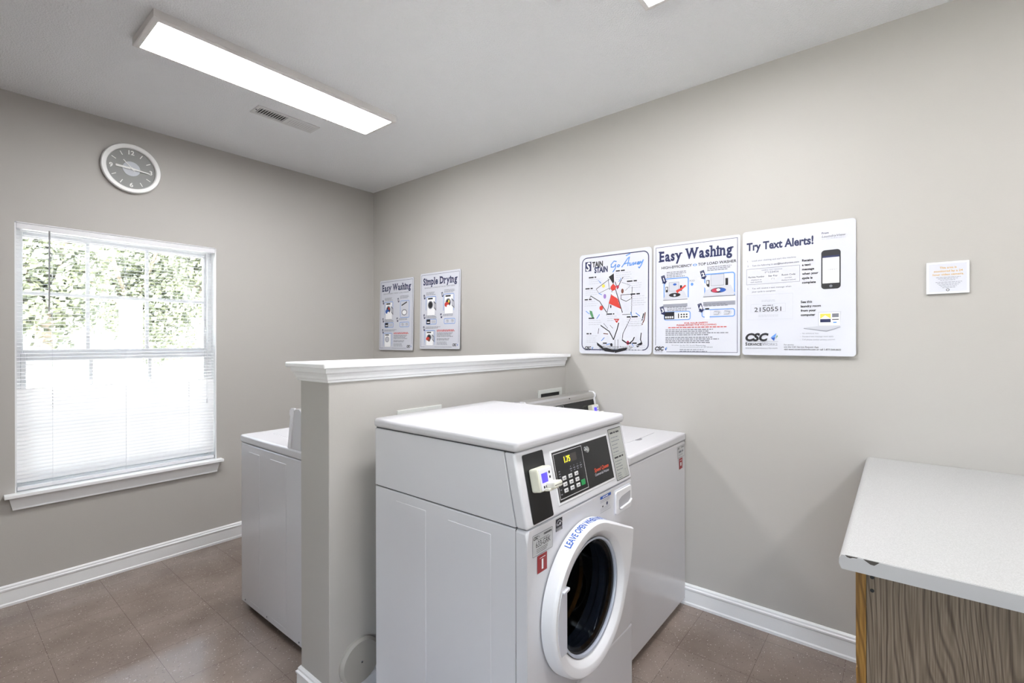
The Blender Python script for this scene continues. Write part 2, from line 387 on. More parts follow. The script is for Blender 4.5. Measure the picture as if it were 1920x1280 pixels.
bm = nb(); box(bm, XL - .057, XL - .053, lw0 + .04, lw1 - .04, lz0 + .04, lz1 - .04); obj('window_glass', bm, pane_m, w2_)
bm = nb(); box(bm, XL, XW, YB - .1, YB, 0, ZC); struct('wall_front', bm, wall_m)
bm = nb()
box(bm, XL, ox0, YW, YW + .16, 0, ZC); box(bm, ox1, XW, YW, YW + .16, 0, ZC); box(bm, ox0, ox1, YW, YW + .16, 0, oz0); box(bm, ox0, ox1, YW, YW + .16, oz1, ZC)
struct('wall_back', bm, wall_m)
# half wall (partition) with moulded cap
HX, HY0, HY1, HZ = .953, 1.652, 1.862, 1.256
bm = nb(); box(bm, HX, XW, HY0, HY1, 0, HZ + .03, bev=.002, seg=1); struct('wall_partition', bm, wall_m)
def profile_run(bm, prof, path, mi=0):
    """prof (out, z) swept along a level path of (x, y, outward nx, ny) with mitres"""
    rings = [[bm.verts.new((x + nx * o, y + ny * o, z)) for o, z in prof] for x, y, nx, ny in path]
    n = len(prof)
    for a, b in zip(rings, rings[1:]):
        for i in range(n):
            j = (i + 1) % n; f = bm.faces.new((a[i], b[i], b[j], a[j])); f.material_index = mi
    for e in (rings[0], rings[-1][::-1]): bm.faces.new(e).material_index = mi
crown = [(-.004, HZ - .004), (.007, HZ - .004), (.009, HZ), (.009, HZ + .004), (.013, HZ + .008), (.015, HZ + .018), (.019, HZ + .028), (.026, HZ + .034), (.027, HZ + .05), (-.004, HZ + .05)]
bm = nb()
xw = XW - .001
profile_run(bm, crown, [(xw - .018, HY0, 0, -1), (HX, HY0, -1, -1), (HX, HY1, -1, 1), (xw - .018, HY1, 0, 1)])
cx0 = HX - .043
box(bm, cx0, xw, HY0 - .043, HY1 + .043, HZ + .05, HZ + .07, bev=.005, seg=3)
struct('trim_1', bm, white_trim)
# baseboards
BASE = [(0, 0), (.017, 0), (.017, .012), (.013, .018), (.0125, .078), (.016, .084), (.0165, .091), (.010, .095), (.0095, .103), (.004, .110), (0, .110)]
bm = nb(); profile_run(bm, BASE, [(XL, YW, 0, -1), (XW, YW, 0, -1)]); struct('baseboard_back', bm, white_trim)
bm = nb(); profile_run(bm, BASE, [(XW, YB, -1, 0), (XW, HY0, -1, 0)]); profile_run(bm, BASE, [(XW, HY1, -1, 0), (XW, YW - .018, -1, 0)]); struct('baseboard_right', bm, white_trim)
bm = nb(); profile_run(bm, BASE, [(XW - .018, HY0, 0, -1), (HX, HY0, -1, -1), (HX, HY1, -1, 1), (XW - .018, HY1, 0, 1)]); struct('baseboard_partition', bm, white_trim)
bm = nb(); profile_run(bm, BASE, [(XL, YB, 1, 0), (XL, YW - .018, 1, 0)]); struct('baseboard_left', bm, white_trim)
bm = nb(); profile_run(bm, BASE, [(XL + .018, YB, 0, 1), (XW - .018, YB, 0, 1)]); struct('baseboard_front', bm, white_trim)

# ------------------------------------------------------------------ window
win = empty('window_1', ((ox0 + ox1) / 2, YW + .08, oz0)); win['kind'] = 'structure'
bm = nb(); t = .012
box(bm, ox0, ox0 + .006, YW + .002, YW + .158, oz0, oz1); box(bm, ox1 - .006, ox1, YW + .002, YW + .158, oz0, oz1); box(bm, ox0, ox1, YW + .002, YW + .158, oz1 - .006, oz1)
FY = YW + .075
for a in ((ox0 + .006, ox0 + .028, oz0, oz1 - .006), (ox1 - .028, ox1 - .006, oz0, oz1 - .006), (ox0 + .028, ox1 - .028, oz1 - .03, oz1 - .006), (ox0 + .028, ox1 - .028, oz0, oz0 + .03)):
    box(bm, a[0], a[1], FY, FY + .075, a[2], a[3])
obj('window_frame', bm, white_trim, win)
def sash(name, y, z0, z1, rail, cols, rows, gx0, gx1):
    bm = nb(); a, b = ox0 + .028, ox1 - .028; st = gx0 - a
    box(bm, a, a + st, y, y + .03, z0, z1, bev=.003, seg=1); box(bm, b - st, b, y, y + .03, z0, z1, bev=.003, seg=1)
    box(bm, a + st, b - st, y, y + .03, z0, z0 + rail[0], bev=.003, seg=1); box(bm, a + st, b - st, y, y + .03, z1 - rail[1], z1, bev=.003, seg=1)
    for x in cols: box(bm, x - .009, x + .009, y + .008, y + .022, z0 + rail[0], z1 - rail[1])
    for z in rows: box(bm, a + st, b - st, y + .009, y + .021, z - .009, z + .009)
    s = obj(name, bm, white_trim, win)
    bm = nb(); box(bm, a + st - .004, b - st + .004, y + .0135, y + .0165, z0 + rail[0] - .004, z1 - rail[1] + .004); obj('window_glass', bm, pane_m, s)
sash('upper_sash', FY + .038, 1.325, 2.03, (.038, .03), (.632, .926), (1.685,), .354, 1.25)
sash('lower_sash', FY + .004, .624, 1.345, (.05, .042), (.64, .932), (.93,), .364, 1.24)
bm = nb(); box(bm, ox0 - .044, ox1 + .03, YW - .052, YW + .076, .574, oz0 + .0015, bev=.004, seg=2); obj('window_sill', bm, white_trim, win)
bm = nb(); z0, z1 = .505, .574; a0, a1 = ox0 - .024, ox1 + .012
hexa(bm, [Vector(p) for p in ((a0 + .014, YW - .012, z0), (a1 - .014, YW - .012, z0), (a1 - .014, YW, z0), (a0 + .014, YW, z0), (a0, YW - .026, z1), (a1, YW - .026, z1), (a1, YW, z1), (a0, YW, z1))])
box(bm, a0 + .014, a1 - .014, YW - .017, YW, z0, z0 + .008)
obj('window_apron', bm, white_trim, win)

# venetian blind
BY = YW + .022; bx0, bx1 = ox0 + .009, ox1 - .012
blind = empty('venetian_blind', ((bx0 + bx1) / 2, BY, oz0 + .02)); tag(blind, 'white slatted venetian blind covering the window, lower slats closed', 'blind')
bm = nb(); box(bm, ox0 + .007, ox1 - .007, BY - .02, BY + .02, oz1 - .036, oz1 - .008, bev=.002, seg=1); obj('headrail', bm, plastic_w, blind)
def slat(bm, z, tilt, hw=.0125):
    c, s_ = math.cos(tilt), math.sin(tilt); pr = []
    for k in range(5):
        q = -1 + k / 2; d = hw * q; up = .0016 * (1 - q * q); pr.append((BY + d * c - up * s_, z + d * s_ + up * c))
    top = [[bm.verts.new((x, y, zz)) for y, zz in pr] for x in (bx0, bx1)]
    for i in range(4):
        f = bm.faces.new((top[0][i], top[1][i], top[1][i + 1], top[0][i + 1])); f.smooth = True
bm = nb(); z = oz1 - .048; nup = 0
while z > 1.152: slat(bm, z, R(6)); z -= .0203; nup += 1
zc = z
obj('open_slats', bm, slat_m, blind, recalc=False)
bm = nb()
while z > oz0 + .042: slat(bm, z, R(66)); z -= .0203
obj('closed_slats', bm, slat_m, blind, recalc=False)
bm = nb(); box(bm, bx0, bx1, BY - .012, BY + .012, oz0 + .008, oz0 + .026, bev=.003, seg=2)
box(bm, bx1, bx1 + .002, BY - .01, BY + .01, oz0 + .01, oz0 + .024, mi=1); obj('bottom_rail', bm, [plastic_w, rubber], blind)
for x in (.462, .792, 1.128):
    bm = nb()
    for dy in (-.0135, .0135): rod(bm, (x, BY + dy, oz1 - .036), (x, BY + dy, oz0 + .02), .0007, 6)
    if x != .792:
        for k in range(6): lathe(bm, (x, BY - .0145, 1.135 - .018 * k), 'Z', [(0, -.004), (.0028, -.002), (.0028, .002), (0, .004)], 8)
    obj('ladder_cord', bm, plastic_w, blind)
bm = nb(); rod(bm, (.449, BY - .022, oz1 - .045), (.447, BY - .022, 1.578), .0038, 6); lathe(bm, (.449, BY - .022, oz1 - .04), 'Z', [(0, -.01), (.004, -.008), (.004, .008), (0, .01)], 8)
obj('tilt_wand', bm, mat('grey_plastic_wand', (150, 150, 152), .4), blind)
bm = nb()
for x in (1.232, 1.238): rod(bm, (x, BY - .021, oz1 - .04), (x, BY - .021, 1.02), .0008, 6)
lathe(bm, (1.235, BY - .021, 1.0), 'Z', [(0, .02), (.004, .016), (.006, -.012), (0, -.014)], 10)
obj('lift_cord', bm, plastic_w, blind)

# ------------------------------------------------------------------ outside the window
bm = nb(); box(bm, -24, 22, -14, 40, -.6, -.3); g = obj('ground', bm, grass_m); g['kind'] = 'structure'
def leaf_cloud(bm, c, rad, n, rn, mis=2):
    for _ in range(n):
        while True:
            p = Vector((rn.uniform(-1, 1), rn.uniform(-1, 1), rn.uniform(-1, 1)))
            if .35 < p.length < 1: break
        q = Vector((p.x * rad[0], p.y * rad[1], p.z * rad[2])) + Vector(c)
        d = Vector((rn.gauss(0, 1), rn.gauss(0, 1), rn.gauss(0, 1))).normalized(); u = d.orthogonal().normalized(); v = d.cross(u); s_ = rn.uniform(.045, .09)
        poly(bm, [q + u * s_, q + v * s_ * .55, q - u * s_, q - v * s_ * .55], rn.choice((0, 0, 1)))
def tree(x, y, h, rad, seed, label, lo=.36):
    rn = random.Random(seed); t_ = empty('leafy_tree', (x, y, -.3)); tag(t_, label, 'tree', None)
    bm = nb(); rod(bm, (x, y, -.3), (x + .1, y, h * .45), .12, 10)
    tips = []
    for k in range(6):
        a = k * 1.05; tip = (x + math.cos(a) * rad * .55, y + math.sin(a) * rad * .5, h * (.55 + .06 * (k % 3))); tips.append(tip); rod(bm, (x + .1, y, h * .36), tip, .045, 6)
    obj('trunk', bm, bark_m, t_)
    bm = nb()
    for k in range(17):
        a = rn.uniform(0, 6.28); rr = rad * rn.uniform(.1, .75); c = (x + math.cos(a) * rr, y + math.sin(a) * rr * .7, rn.uniform(h * lo, h * .92))
        leaf_cloud(bm, c, (rad * .5, rad * .45, h * .15), 700, rn)
    obj('foliage', bm, leaf_m, t_, recalc=False); return t_
tree(1.25, 11.5, 4.9, 1.12, 1, 'bushy green tree outside, seen through left side of the blind')
tree(3.35, 15.6, 5.8, 1.75, 2, 'leafy green tree outside, seen through middle of the blind', .27)
tree(4.2, 11.6, 4.9, 1.12, 3, 'leafy green tree outside, seen through right side of the blind')
o_ = empty('porch_post', (2.0, 9.1, -.3)); tag(o_, 'square white post standing outside beyond the window', 'post')
bm = nb(); box(bm, 1.88, 2.12, 9.0, 9.24, -.22, 2.02, bev=.01, seg=1); obj('post_shaft', bm, white_trim, o_)
bm = nb(); box(bm, 1.84, 2.16, 8.96, 9.28, -.3, -.22, bev=.01, seg=1); obj('post_base', bm, white_trim, o_); bm = nb(); box(bm, 1.85, 2.15, 8.97, 9.27, 2.02, 2.07, bev=.01, seg=1); obj('post_collar', bm, white_trim, o_)

# ------------------------------------------------------------------ ceiling fixtures, vent, clock
def fixture(x0, x1, y0, y1, label):
    t_ = empty('ceiling_light', ((x0 + x1) / 2, (y0 + y1) / 2, ZC)); tag(t_, label, 'ceiling light', 'flat rectangular ceiling lights')
    bm = nb(); za, zb, zc_ = ZC, ZC - .032, ZC - .037; b = .004; s_ = .022
    outer = [(x0, y0), (x1, y0), (x1, y1), (x0, y1)]; i1 = [(x0 + b, y0 + b), (x1 - b, y0 + b), (x1 - b, y1 - b), (x0 + b, y1 - b)]; i2 = [(x0 + s_, y0 + s_), (x1 - s_, y0 + s_), (x1 - s_, y1 - s_), (x0 + s_, y1 - s_)]
    rings = [[bm.verts.new((*p, z_)) for p in r_] for r_, z_ in ((outer, za), (outer, zb), (i1, zb - .002), (i2, zc_), (i2, zc_ + .006), (i2, za))]
    for a, c in zip(rings, rings[1:]):
        for i in range(4): bm.faces.new((a[i], a[(i + 1) % 4], c[(i + 1) % 4], c[i]))
    obj('light_frame', bm, mat('white_light_frame', (226, 223, 221), .45), t_)
    bm = nb(); box(bm, x0 + s_, x1 - s_, y0 + s_, y1 - s_, zc_ + .002, zc_ + .008); obj('diffuser', bm, diff_m, t_)
fixture(.588, 1.788, 2.335, 2.645, 'long white lit ceiling light nearest the window wall and air vent')
fixture(.620, 1.820, .473, .783, 'ceiling light whose corner just shows at top edge of view')
fixture(.588, 1.788, -1.41, -1.10, 'unseen ceiling light added behind the camera to brighten the room')  # extra fixture out of view, added for more room light

vent = empty('air_vent', (1.386, 2.88, ZC)); tag(vent, 'white ceiling air register with dark gaps between the louvres on one half', 'air vent')
vx0, vx1, vy0, vy1 = 1.205, 1.575, 2.825, 2.945
bm = nb(); zt = ZC; fr = .018
for a in ((vx0, vx1, vy0, vy0 + fr), (vx0, vx1, vy1 - fr, vy1), (vx0, vx0 + fr, vy0 + fr, vy1 - fr), (vx1 - fr, vx1, vy0 + fr, vy1 - fr), ((vx0 + vx1) / 2 - .006, (vx0 + vx1) / 2 + .006, vy0 + fr, vy1 - fr)):
    box(bm, a[0], a[1], a[2], a[3], zt - .006, zt)
obj('vent_frame', bm, vent_w, vent)
mid = (vx0 + vx1) / 2
for a, b, frac in ((vx0 + fr, mid - .006, .24), (mid + .006, vx1 - fr, .80)):
    bm = nb(); n_ = 11; pt_ = (b - a) / n_
    for k in range(n_):
        x = a + pt_ * (k + .5); d = pt_ * frac / 2; hexa(bm, [Vector(p) for p in ((x - d, vy0 + fr, zt - .0045), (x + d, vy0 + fr, zt - .0055), (x + d, vy1 - fr, zt - .0055), (x - d, vy1 - fr, zt - .0045), (x - d, vy0 + fr, zt - .0035), (x + d, vy0 + fr, zt - .0045), (x + d, vy1 - fr, zt - .0045), (x - d, vy1 - fr, zt - .0035))])
    for yy in (vy0 + fr + .012, vy1 - fr - .012): box(bm, a, b, yy - .001, yy + .001, zt - .0042, zt - .0032)
    obj('louvres', bm, vent_w, vent)
bm = nb(); box(bm, vx0 + fr, vx1 - fr, vy0 + fr, vy1 - fr, zt - .0008, zt - .0003); obj('vent_shade_sheet', bm, duct_shade_m, vent)  # flat dark sheet, its colour stands in for the shade behind the louvres
bm = nb(); lathe(bm, (vx0 + .009, vy0 + .055, zt - .006), 'Z', [(0, -.0025), (.004, -.002), (.005, 0)], 12); obj('screw', bm, rubber, vent)

# clock
cx, cz, cr = .815, 2.478, .150
clock = empty('wall_clock', (cx, YW, cz)); tag(clock, 'round grey-faced wall clock with wide white rim above the window', 'clock')
bm = nb(); lathe(bm, (cx, YW, cz), 'Y', [(.135, 0), (cr - .004, -.006), (cr, -.018), (cr - .001, -.026), (cr - .005, -.031), (.128, -.031), (.123, -.027), (.122, -.018), (.1215, -.014)], 72)
obj('rim', bm, mat('white_clock_rim', (243, 243, 242), .3), clock)
bm = nb(); lathe(bm, (cx, YW, cz), 'Y', [(0, -.014), (.124, -.014)], 72); obj('dial', bm, mat('grey_dial', (146, 147, 145), .5), clock)
bm = nb(); lathe(bm, (cx, YW, cz), 'Y', [(0, -.0155), (.044, -.0155), (.045, -.014)], 48); obj('centre_disc', bm, mat('silver_centre', (196, 200, 208), .4), clock)
sh = Sheet((cx, YW - .0145, cz), (1, 0, 0), (0, 0, -1), (0, -1, 0)); wk = mat('clock_white', (244, 244, 242), .5)
for k, t_ in ((0, '12'), (3, '3'), (6, '6'), (9, '9')):
    a = R(30 * k); sh.text(t_, math.sin(a) * .099, -math.cos(a) * .099 + .012, .025, wk, align='C', bold=.025)
for k in (1, 2, 4, 5, 7, 8, 10, 11):
    a = R(30 * k); sh.stroke([(math.sin(a) * .088, -math.cos(a) * .088), (math.sin(a) * .110, -math.cos(a) * .110)], .0045, wk)
sh.done('hour_marks', clock)
def hand(name, deg, L, w0, w1, h, tail=.02):
    bm = nb(); a = R(deg); d = Vector((math.sin(a), 0, math.cos(a))); q = Vector((math.cos(a), 0, -math.sin(a))); o0 = Vector((cx, YW - h, cz))
    prism(bm, [o0 - d * tail - q * w0 / 2, o0 + d * L - q * w1 / 2, o0 + d * L + q * w1 / 2, o0 - d * tail + q * w0 / 2], (0, -.0012, 0)); obj(name, bm, wk, clock)
hand('hour_hand', 274, .078, .011, .013, .019); hand('minute_hand', 96, .090, .011, .007, .022); hand('second_hand', 318, .062, .004, .005, .025, .024)
bm = nb(); lathe(bm, (cx, YW, cz), 'Y', [(.006, -.016), (.006, -.028), (0, -.029)], 16); obj('hub', bm, wk, clock)

# ------------------------------------------------------------------ wall posters
PW, PH = .462, .606
def poster(name, y_left, z_top, w_, h_, label, r=.012, tilt=.008, roll=0.0, top_gap=.002):
    """hangs on the right-hand wall; u runs towards -Y, the foot stands off the wall a little"""
    root = empty(name, (XW - .004, y_left - w_ / 2, z_top - h_)); tag(root, label, 'poster', None)
    D = Vector((-(tilt) / h_, math.sin(roll), -1)).normalized(); U = Vector((0, -1, 0)); U = (U - D * U.dot(D)).normalized(); N = U.cross(D).normalized()
    if N.x > 0: N = -N
    O = Vector((XW - top_gap - .003, y_left, z_top))
    bm = nb(); pts = rrect(0, 0, w_, h_, r)
    prism(bm, [O + U * x + D * y for x, y in pts], -N * .0022)
    obj('poster_board', bm, [p_white], root)
    cnt = [0]
    def mk():
        q = Sheet(O, U, D, N); q.k = 45 * cnt[0]; cnt[0] += 1; return q
    return root, mk
def csc_logo(s, x, y, w_, full=False):
    c = w_ * (.24 if full else .28)
    s.text('CSC', x, y, c, ink, width=w_ * .72, bold=.05, shear=.25)
    k = x + w_ * .78
    s.poly([(k, y - c * .45), (k + w_ * .17, y - c * 1.05), (k + w_ * .14, y - c * .5)], blue_ink); s.poly([(k, y - c * .42), (k + w_ * .14, y - c * .48), (k + w_ * .10, y + c * .05)], deep_blue)
    s.poly([(k + w_ * .19, y - c * .8), (k + w_ * .15, y - c * .25), (k + w_ * .21, y - c * .6)], green_ink)
    if full:
        s.rect(x, y + c * .12, x + w_, y + c * .15, mgrey)
        s.text('S', x, y + c * .68, c * .42, ink, bold=.02); s.text('ERVICE', x + w_ * .09, y + c * .68, c * .33, ink, width=w_ * .42, bold=.02); s.text('W', x + w_ * .53, y + c * .68, c * .42, grey_ink); s.text('ORKS', x + w_ * .68, y + c * .68, c * .33, grey_ink, width=w_ * .30)
        s.text('www.cscserviceworks.com', x, y + c * 1.12, c * .2, mgrey, width=w_ * .98)
    else: s.greek(x, y + c * .35, w_ * .6, 1, 1, c * .16, grey_ink, 3, 0)

# --- stain chart poster
root, mk = poster('stain_chart_poster', 1.541, 1.936, .466, .606, 'white poster with navy border showing a shirt and red tie, stain tips', r=.02)
W_, H_ = .466, .606
s = mk(); s.frame(.016, .018, W_ - .016, H_ - .022, .0055, navy, r=.035); s.done('border', root)
s = mk(); s.rect(.040, .045, .082, .103, navy); s.text('S', .045, .098, .048, skin_w, width=.030, bold=.02, shear=.2)
s.text('TAIN', .089, .080, .030, ink, width=.072, bold=.045); s.text('STAIN', .103, .116, .032, navy, width=.090, bold=.045)
go = [[(.262, .062), (.246, .058), (.226, .076), (.226, .092), (.243, .093), (.258, .078), (.256, .100), (.238, .122)], [(.272, .085), (.268, .094), (.280, .095), (.286, .086), (.277, .082), (.271, .088)],
      [(.300, .098), (.320, .076), (.340, .052), (.352, .045), (.345, .070), (.340, .094)], [(.318, .082), (.336, .078), (.352, .080)],
      [(.358, .080), (.354, .093), (.366, .092), (.372, .080)], [(.382, .078), (.376, .093), (.388, .086), (.396, .078), (.392, .090)], [(.402, .090), (.410, .078), (.418, .080), (.408, .092), (.420, .090), (.426, .078)],
      [(.424, .076), (.430, .086), (.444, .070)], [(.444, .070), (.432, .096), (.418, .114), (.412, .108)], [(.330, .034), (.356, .026)]]
s.done('headline', root); s = mk()
for q in go: s.stroke([(.215 + (x - .225) * .92, y) for x, y in q], .0062, blue_ink)
s.done('script_lettering', root)
s = mk()
def line(p, w_=.003, m=ink): s.stroke([(x * W_, y * H_) for x, y in p], w_, m)
def fill(p, m): s.poly([(x * W_, y * H_) for x, y in p], m)
line([(.25, .355), (.40, .285), (.44, .27)]); line([(.25, .355), (.29, .40)], .002); line([(.29, .40), (.44, .355)], .002); line([(.42, .26), (.44, .37), (.50, .32)], .0025)
fill([(.43, .245), (.50, .215), (.505, .30), (.49, .315)], ink); line([(.52, .30), (.55, .37), (.60, .29), (.63, .26)], .004); line([(.50, .315), (.40, .62)]); line([(.52, .36), (.62, .60)], .004)
fill([(.455, .345), (.49, .315), (.535, .345), (.525, .375), (.485, .385), (.46, .37)], red_ink)
fill([(.465, .42), (.555, .465), (.60, .565), (.43, .505)], red_ink); fill([(.50, .66), (.58, .66), (.545, .70)], red_ink); fill([(.46, .395), (.54, .43), (.55, .455), (.463, .41)], skin_w)
line([(.60, .43), (.74, .43)], .0028); line([(.60, .43), (.60, .47), (.67, .495), (.74, .47), (.74, .43)], .0028); line([(.75, .36), (.74, .62), (.62, .62)], .0022)
line([(.61, .31), (.73, .345), (.66, .39)], .002, mgrey); line([(.17, .42), (.15, .46)], .003); line([(.17, .42), (.30, .48), (.40, .59)], .0042)
line([(.73, .655), (.63, .80), (.62, .86), (.70, .90)], .003); line([(.62, .865), (.70, .905), (.76, .87), (.78, .84)], .006)
line([(.32, .72), (.44, .78), (.50, .86), (.55, .76), (.57, .70)], .0055); line([(.36, .70), (.42, .75)], .002); line([(.45, .72), (.49, .75)], .002)
line([(.52, .86), (.52, .975)], .002); line([(.56, .86), (.56, .965)], .002)
fill([(.26, .885), (.34, .925), (.52, .965), (.51, .985), (.38, .975), (.27, .915)], ink); fill([(.51, .965), (.60, .945), (.70, .935), (.66, .965), (.52, .99)], ink)
line([(.29, .75), (.28, .80)], .003); line([(.87, .80), (.86, .86), (.88, .90)], .005); fill([(.80, .915), (.87, .885), (.885, .905), (.82, .935)], ink); line([(.92, .61), (.905, .68), (.88, .72)], .006, brown_ink); line([(.90, .62), (.88, .68)], .006, ink)
for x, y, rx, ry, m in ((.355, .335, .010, .010, yellow_ink), (.375, .44, .009, .014, purple_ink), (.555, .355, .008, .010, pink_red), (.62, .40, .008, .014, brown_ink), (.325, .555, .012, .014, red_ink), (.46, .545, .004, .010, ink), (.47, .925, .008, .010, ink), (.695, .905, .009, .012, pink_red)): s.disc(x * W_, y * H_ * .985, rx, ry, m)
fill([(.155, .565), (.19, .575), (.22, .645), (.19, .64), (.16, .60)], green_ink); line([(.36, .80), (.42, .805)], .005, brown_ink)
for p in ([(.28, .27), (.32, .30)], [(.29, .40), (.33, .415)], [(.60, .27), (.57, .30)], [(.10, .57), (.15, .60)], [(.26, .65), (.30, .61)], [(.73, .60), (.75, .64)], [(.80, .61), (.85, .64)], [(.37, .84), (.33, .87)], [(.40, .91), (.45, .90)], [(.75, .90), (.77, .925)]): line(p, .0045, blue_ink)
s.done('shirt_drawing', root)
s = mk()
for k, (x, y, w_, n_) in enumerate(((.14, .235, .20, 3), (.09, .345, .20, 3), (.08, .455, .20, 3), (.14, .645, .20, 3), (.11, .80, .17, 4), (.53, .195, .22, 4), (.68, .305, .24, 3), (.73, .43, .22, 5), (.68, .645, .26, 4), (.68, .895, .24, 3), (.41, .61, .18, 3), (.35, .895, .12, 2))):
    s.greek(x * W_, y * H_, w_ * W_ * .55, 1, 1, .0075, ink, k, 0); s.greek(x * W_, (y + .022) * H_, w_ * W_, n_, .0125, .004, lgrey, k + 20)
s.text('For service:', .30 * W_, .915 * H_, .005, mgrey); s.text('use the CSC Service Request App', .30 * W_, .936 * H_, .0078, ink, width=.46 * W_); s.text('visit www.cscserviceworks.com', .30 * W_, .953 * H_, .0078, ink, width=.44 * W_)
s.text('or call 1-877-264-6622', .30 * W_, .970 * H_ - .001, .0078, ink, width=.30 * W_)
s.done('small_print', root); s = mk(); csc_logo(s, .085 * W_, .957 * H_, .13 * W_); s.done('logo', root)

# --- shared "washing / drying" instruction poster
def chip(s, x, y, t_, sc_=1.0):
    a = .30; ca, sa = math.cos(a), math.sin(a)
    P = lambda u, v: (x + (u * ca + v * sa) * sc_, y + (-u * sa + v * ca) * sc_)
    s.poly([P(0, 0), P(.021, 0), P(.021, .036), P(.027, .036), (P(.0105, .049)), P(-.006, .036), P(0, .036)], navy); s.text(t_, *P(.0105, .034), .020 * sc_, skin_w, align='C', bold=.03, rot=-a)
    s.text('STEP', *P(.0015, .008), .005 * sc_, grey_ink, width=.017 * sc_, rot=-a)
def toploader(s, x, y, w_, clothes):
    h_ = w_ * .50
    s.poly([(x + w_ * .24, y), (x + w_ * .66, y), (x + w_ * .66, y + h_ * .75), (x + w_ * .24, y + h_ * .75)], lgrey); s.frame(x + w_ * .24, y, x + w_ * .66, y + h_ * .75, .0015, mgrey)
    s.rect(x + w_ * .10, y + h_ * .35, x + w_ * .2, y + h_ * .8, ink); s.rect(x + w_ * .70, y + h_ * .3, x + w_ * .78, y + h_ * .8, ink); s.rect(x + w_ * .12, y + h_ * .40, x + w_ * .17, y + h_ * .6, skin_w)
    s.poly([(x + w_ * .12, y + h_ * .8), (x + w_ * .86, y + h_ * .75), (x + w_, y + h_ * 1.35), (x, y + h_ * 1.42)], lgrey)
    s.disc(x + w_ * .48, y + h_ * 1.06, w_ * .24, h_ * .17, ink)
    if clothes: s.disc(x + w_ * .38, y + h_ * 1.06, w_ * .11, h_ * .13, pink_red); s.disc(x + w_ * .6, y + h_ * 1.06, w_ * .11, h_ * .13, deep_blue); s.disc(x + w_ * .48, y + h_ * 1.03, w_ * .06, h_ * .09, skin_w)
    else: s.disc(x + w_ * .48, y + h_ * 1.08, w_ * .05, h_ * .09, lgrey)
    s.rect(x, y + h_ * 1.42, x + w_, y + h_ * 1.48, mgrey); s.rect(x, y + h_ * 1.50, x + w_, y + h_ * 1.78, skin_w); s.rect(x, y + h_ * 1.78, x + w_, y + h_ * 2.05, grey_ink)
def frontloader(s, x, y, w_, h_, col=None, closed=False):
    s.rect(x, y, x + w_, y + h_, skin_w); s.frame(x, y, x + w_, y + h_, .0015, grey_ink); s.rect(x + w_ * .1, y + h_ * .04, x + w_ * .7, y + h_ * .12, ink)
    s.disc(x + w_ * .42, y + h_ * .42, w_ * .33, h_ * .22, grey_ink); s.disc(x + w_ * .42, y + h_ * .42, w_ * .25, h_ * .17, lgrey if closed else ink)
    if not closed: s.poly([(x + w_ * .8, y + h_ * .2), (x + w_ * 1.12, y + h_ * .35), (x + w_ * 1.15, y + h_ * .75), (x + w_ * .85, y + h_ * .6)], mgrey); s.poly([(x + w_ * .86, y + h_ * .3), (x + w_ * 1.06, y + h_ * .4), (x + w_ * 1.08, y + h_ * .65), (x + w_ * .9, y + h_ * .55)], lgrey)
    if col: s.disc(x + w_ * .25, y + h_ * .52, w_ * .26, h_ * .13, col[0]); s.disc(x + w_ * .42, y + h_ * .62, w_ * .17, h_ * .09, col[1]); s.disc(x + w_ * .5, y + h_ * .36, w_ * .1, h_ * .08, col[2])
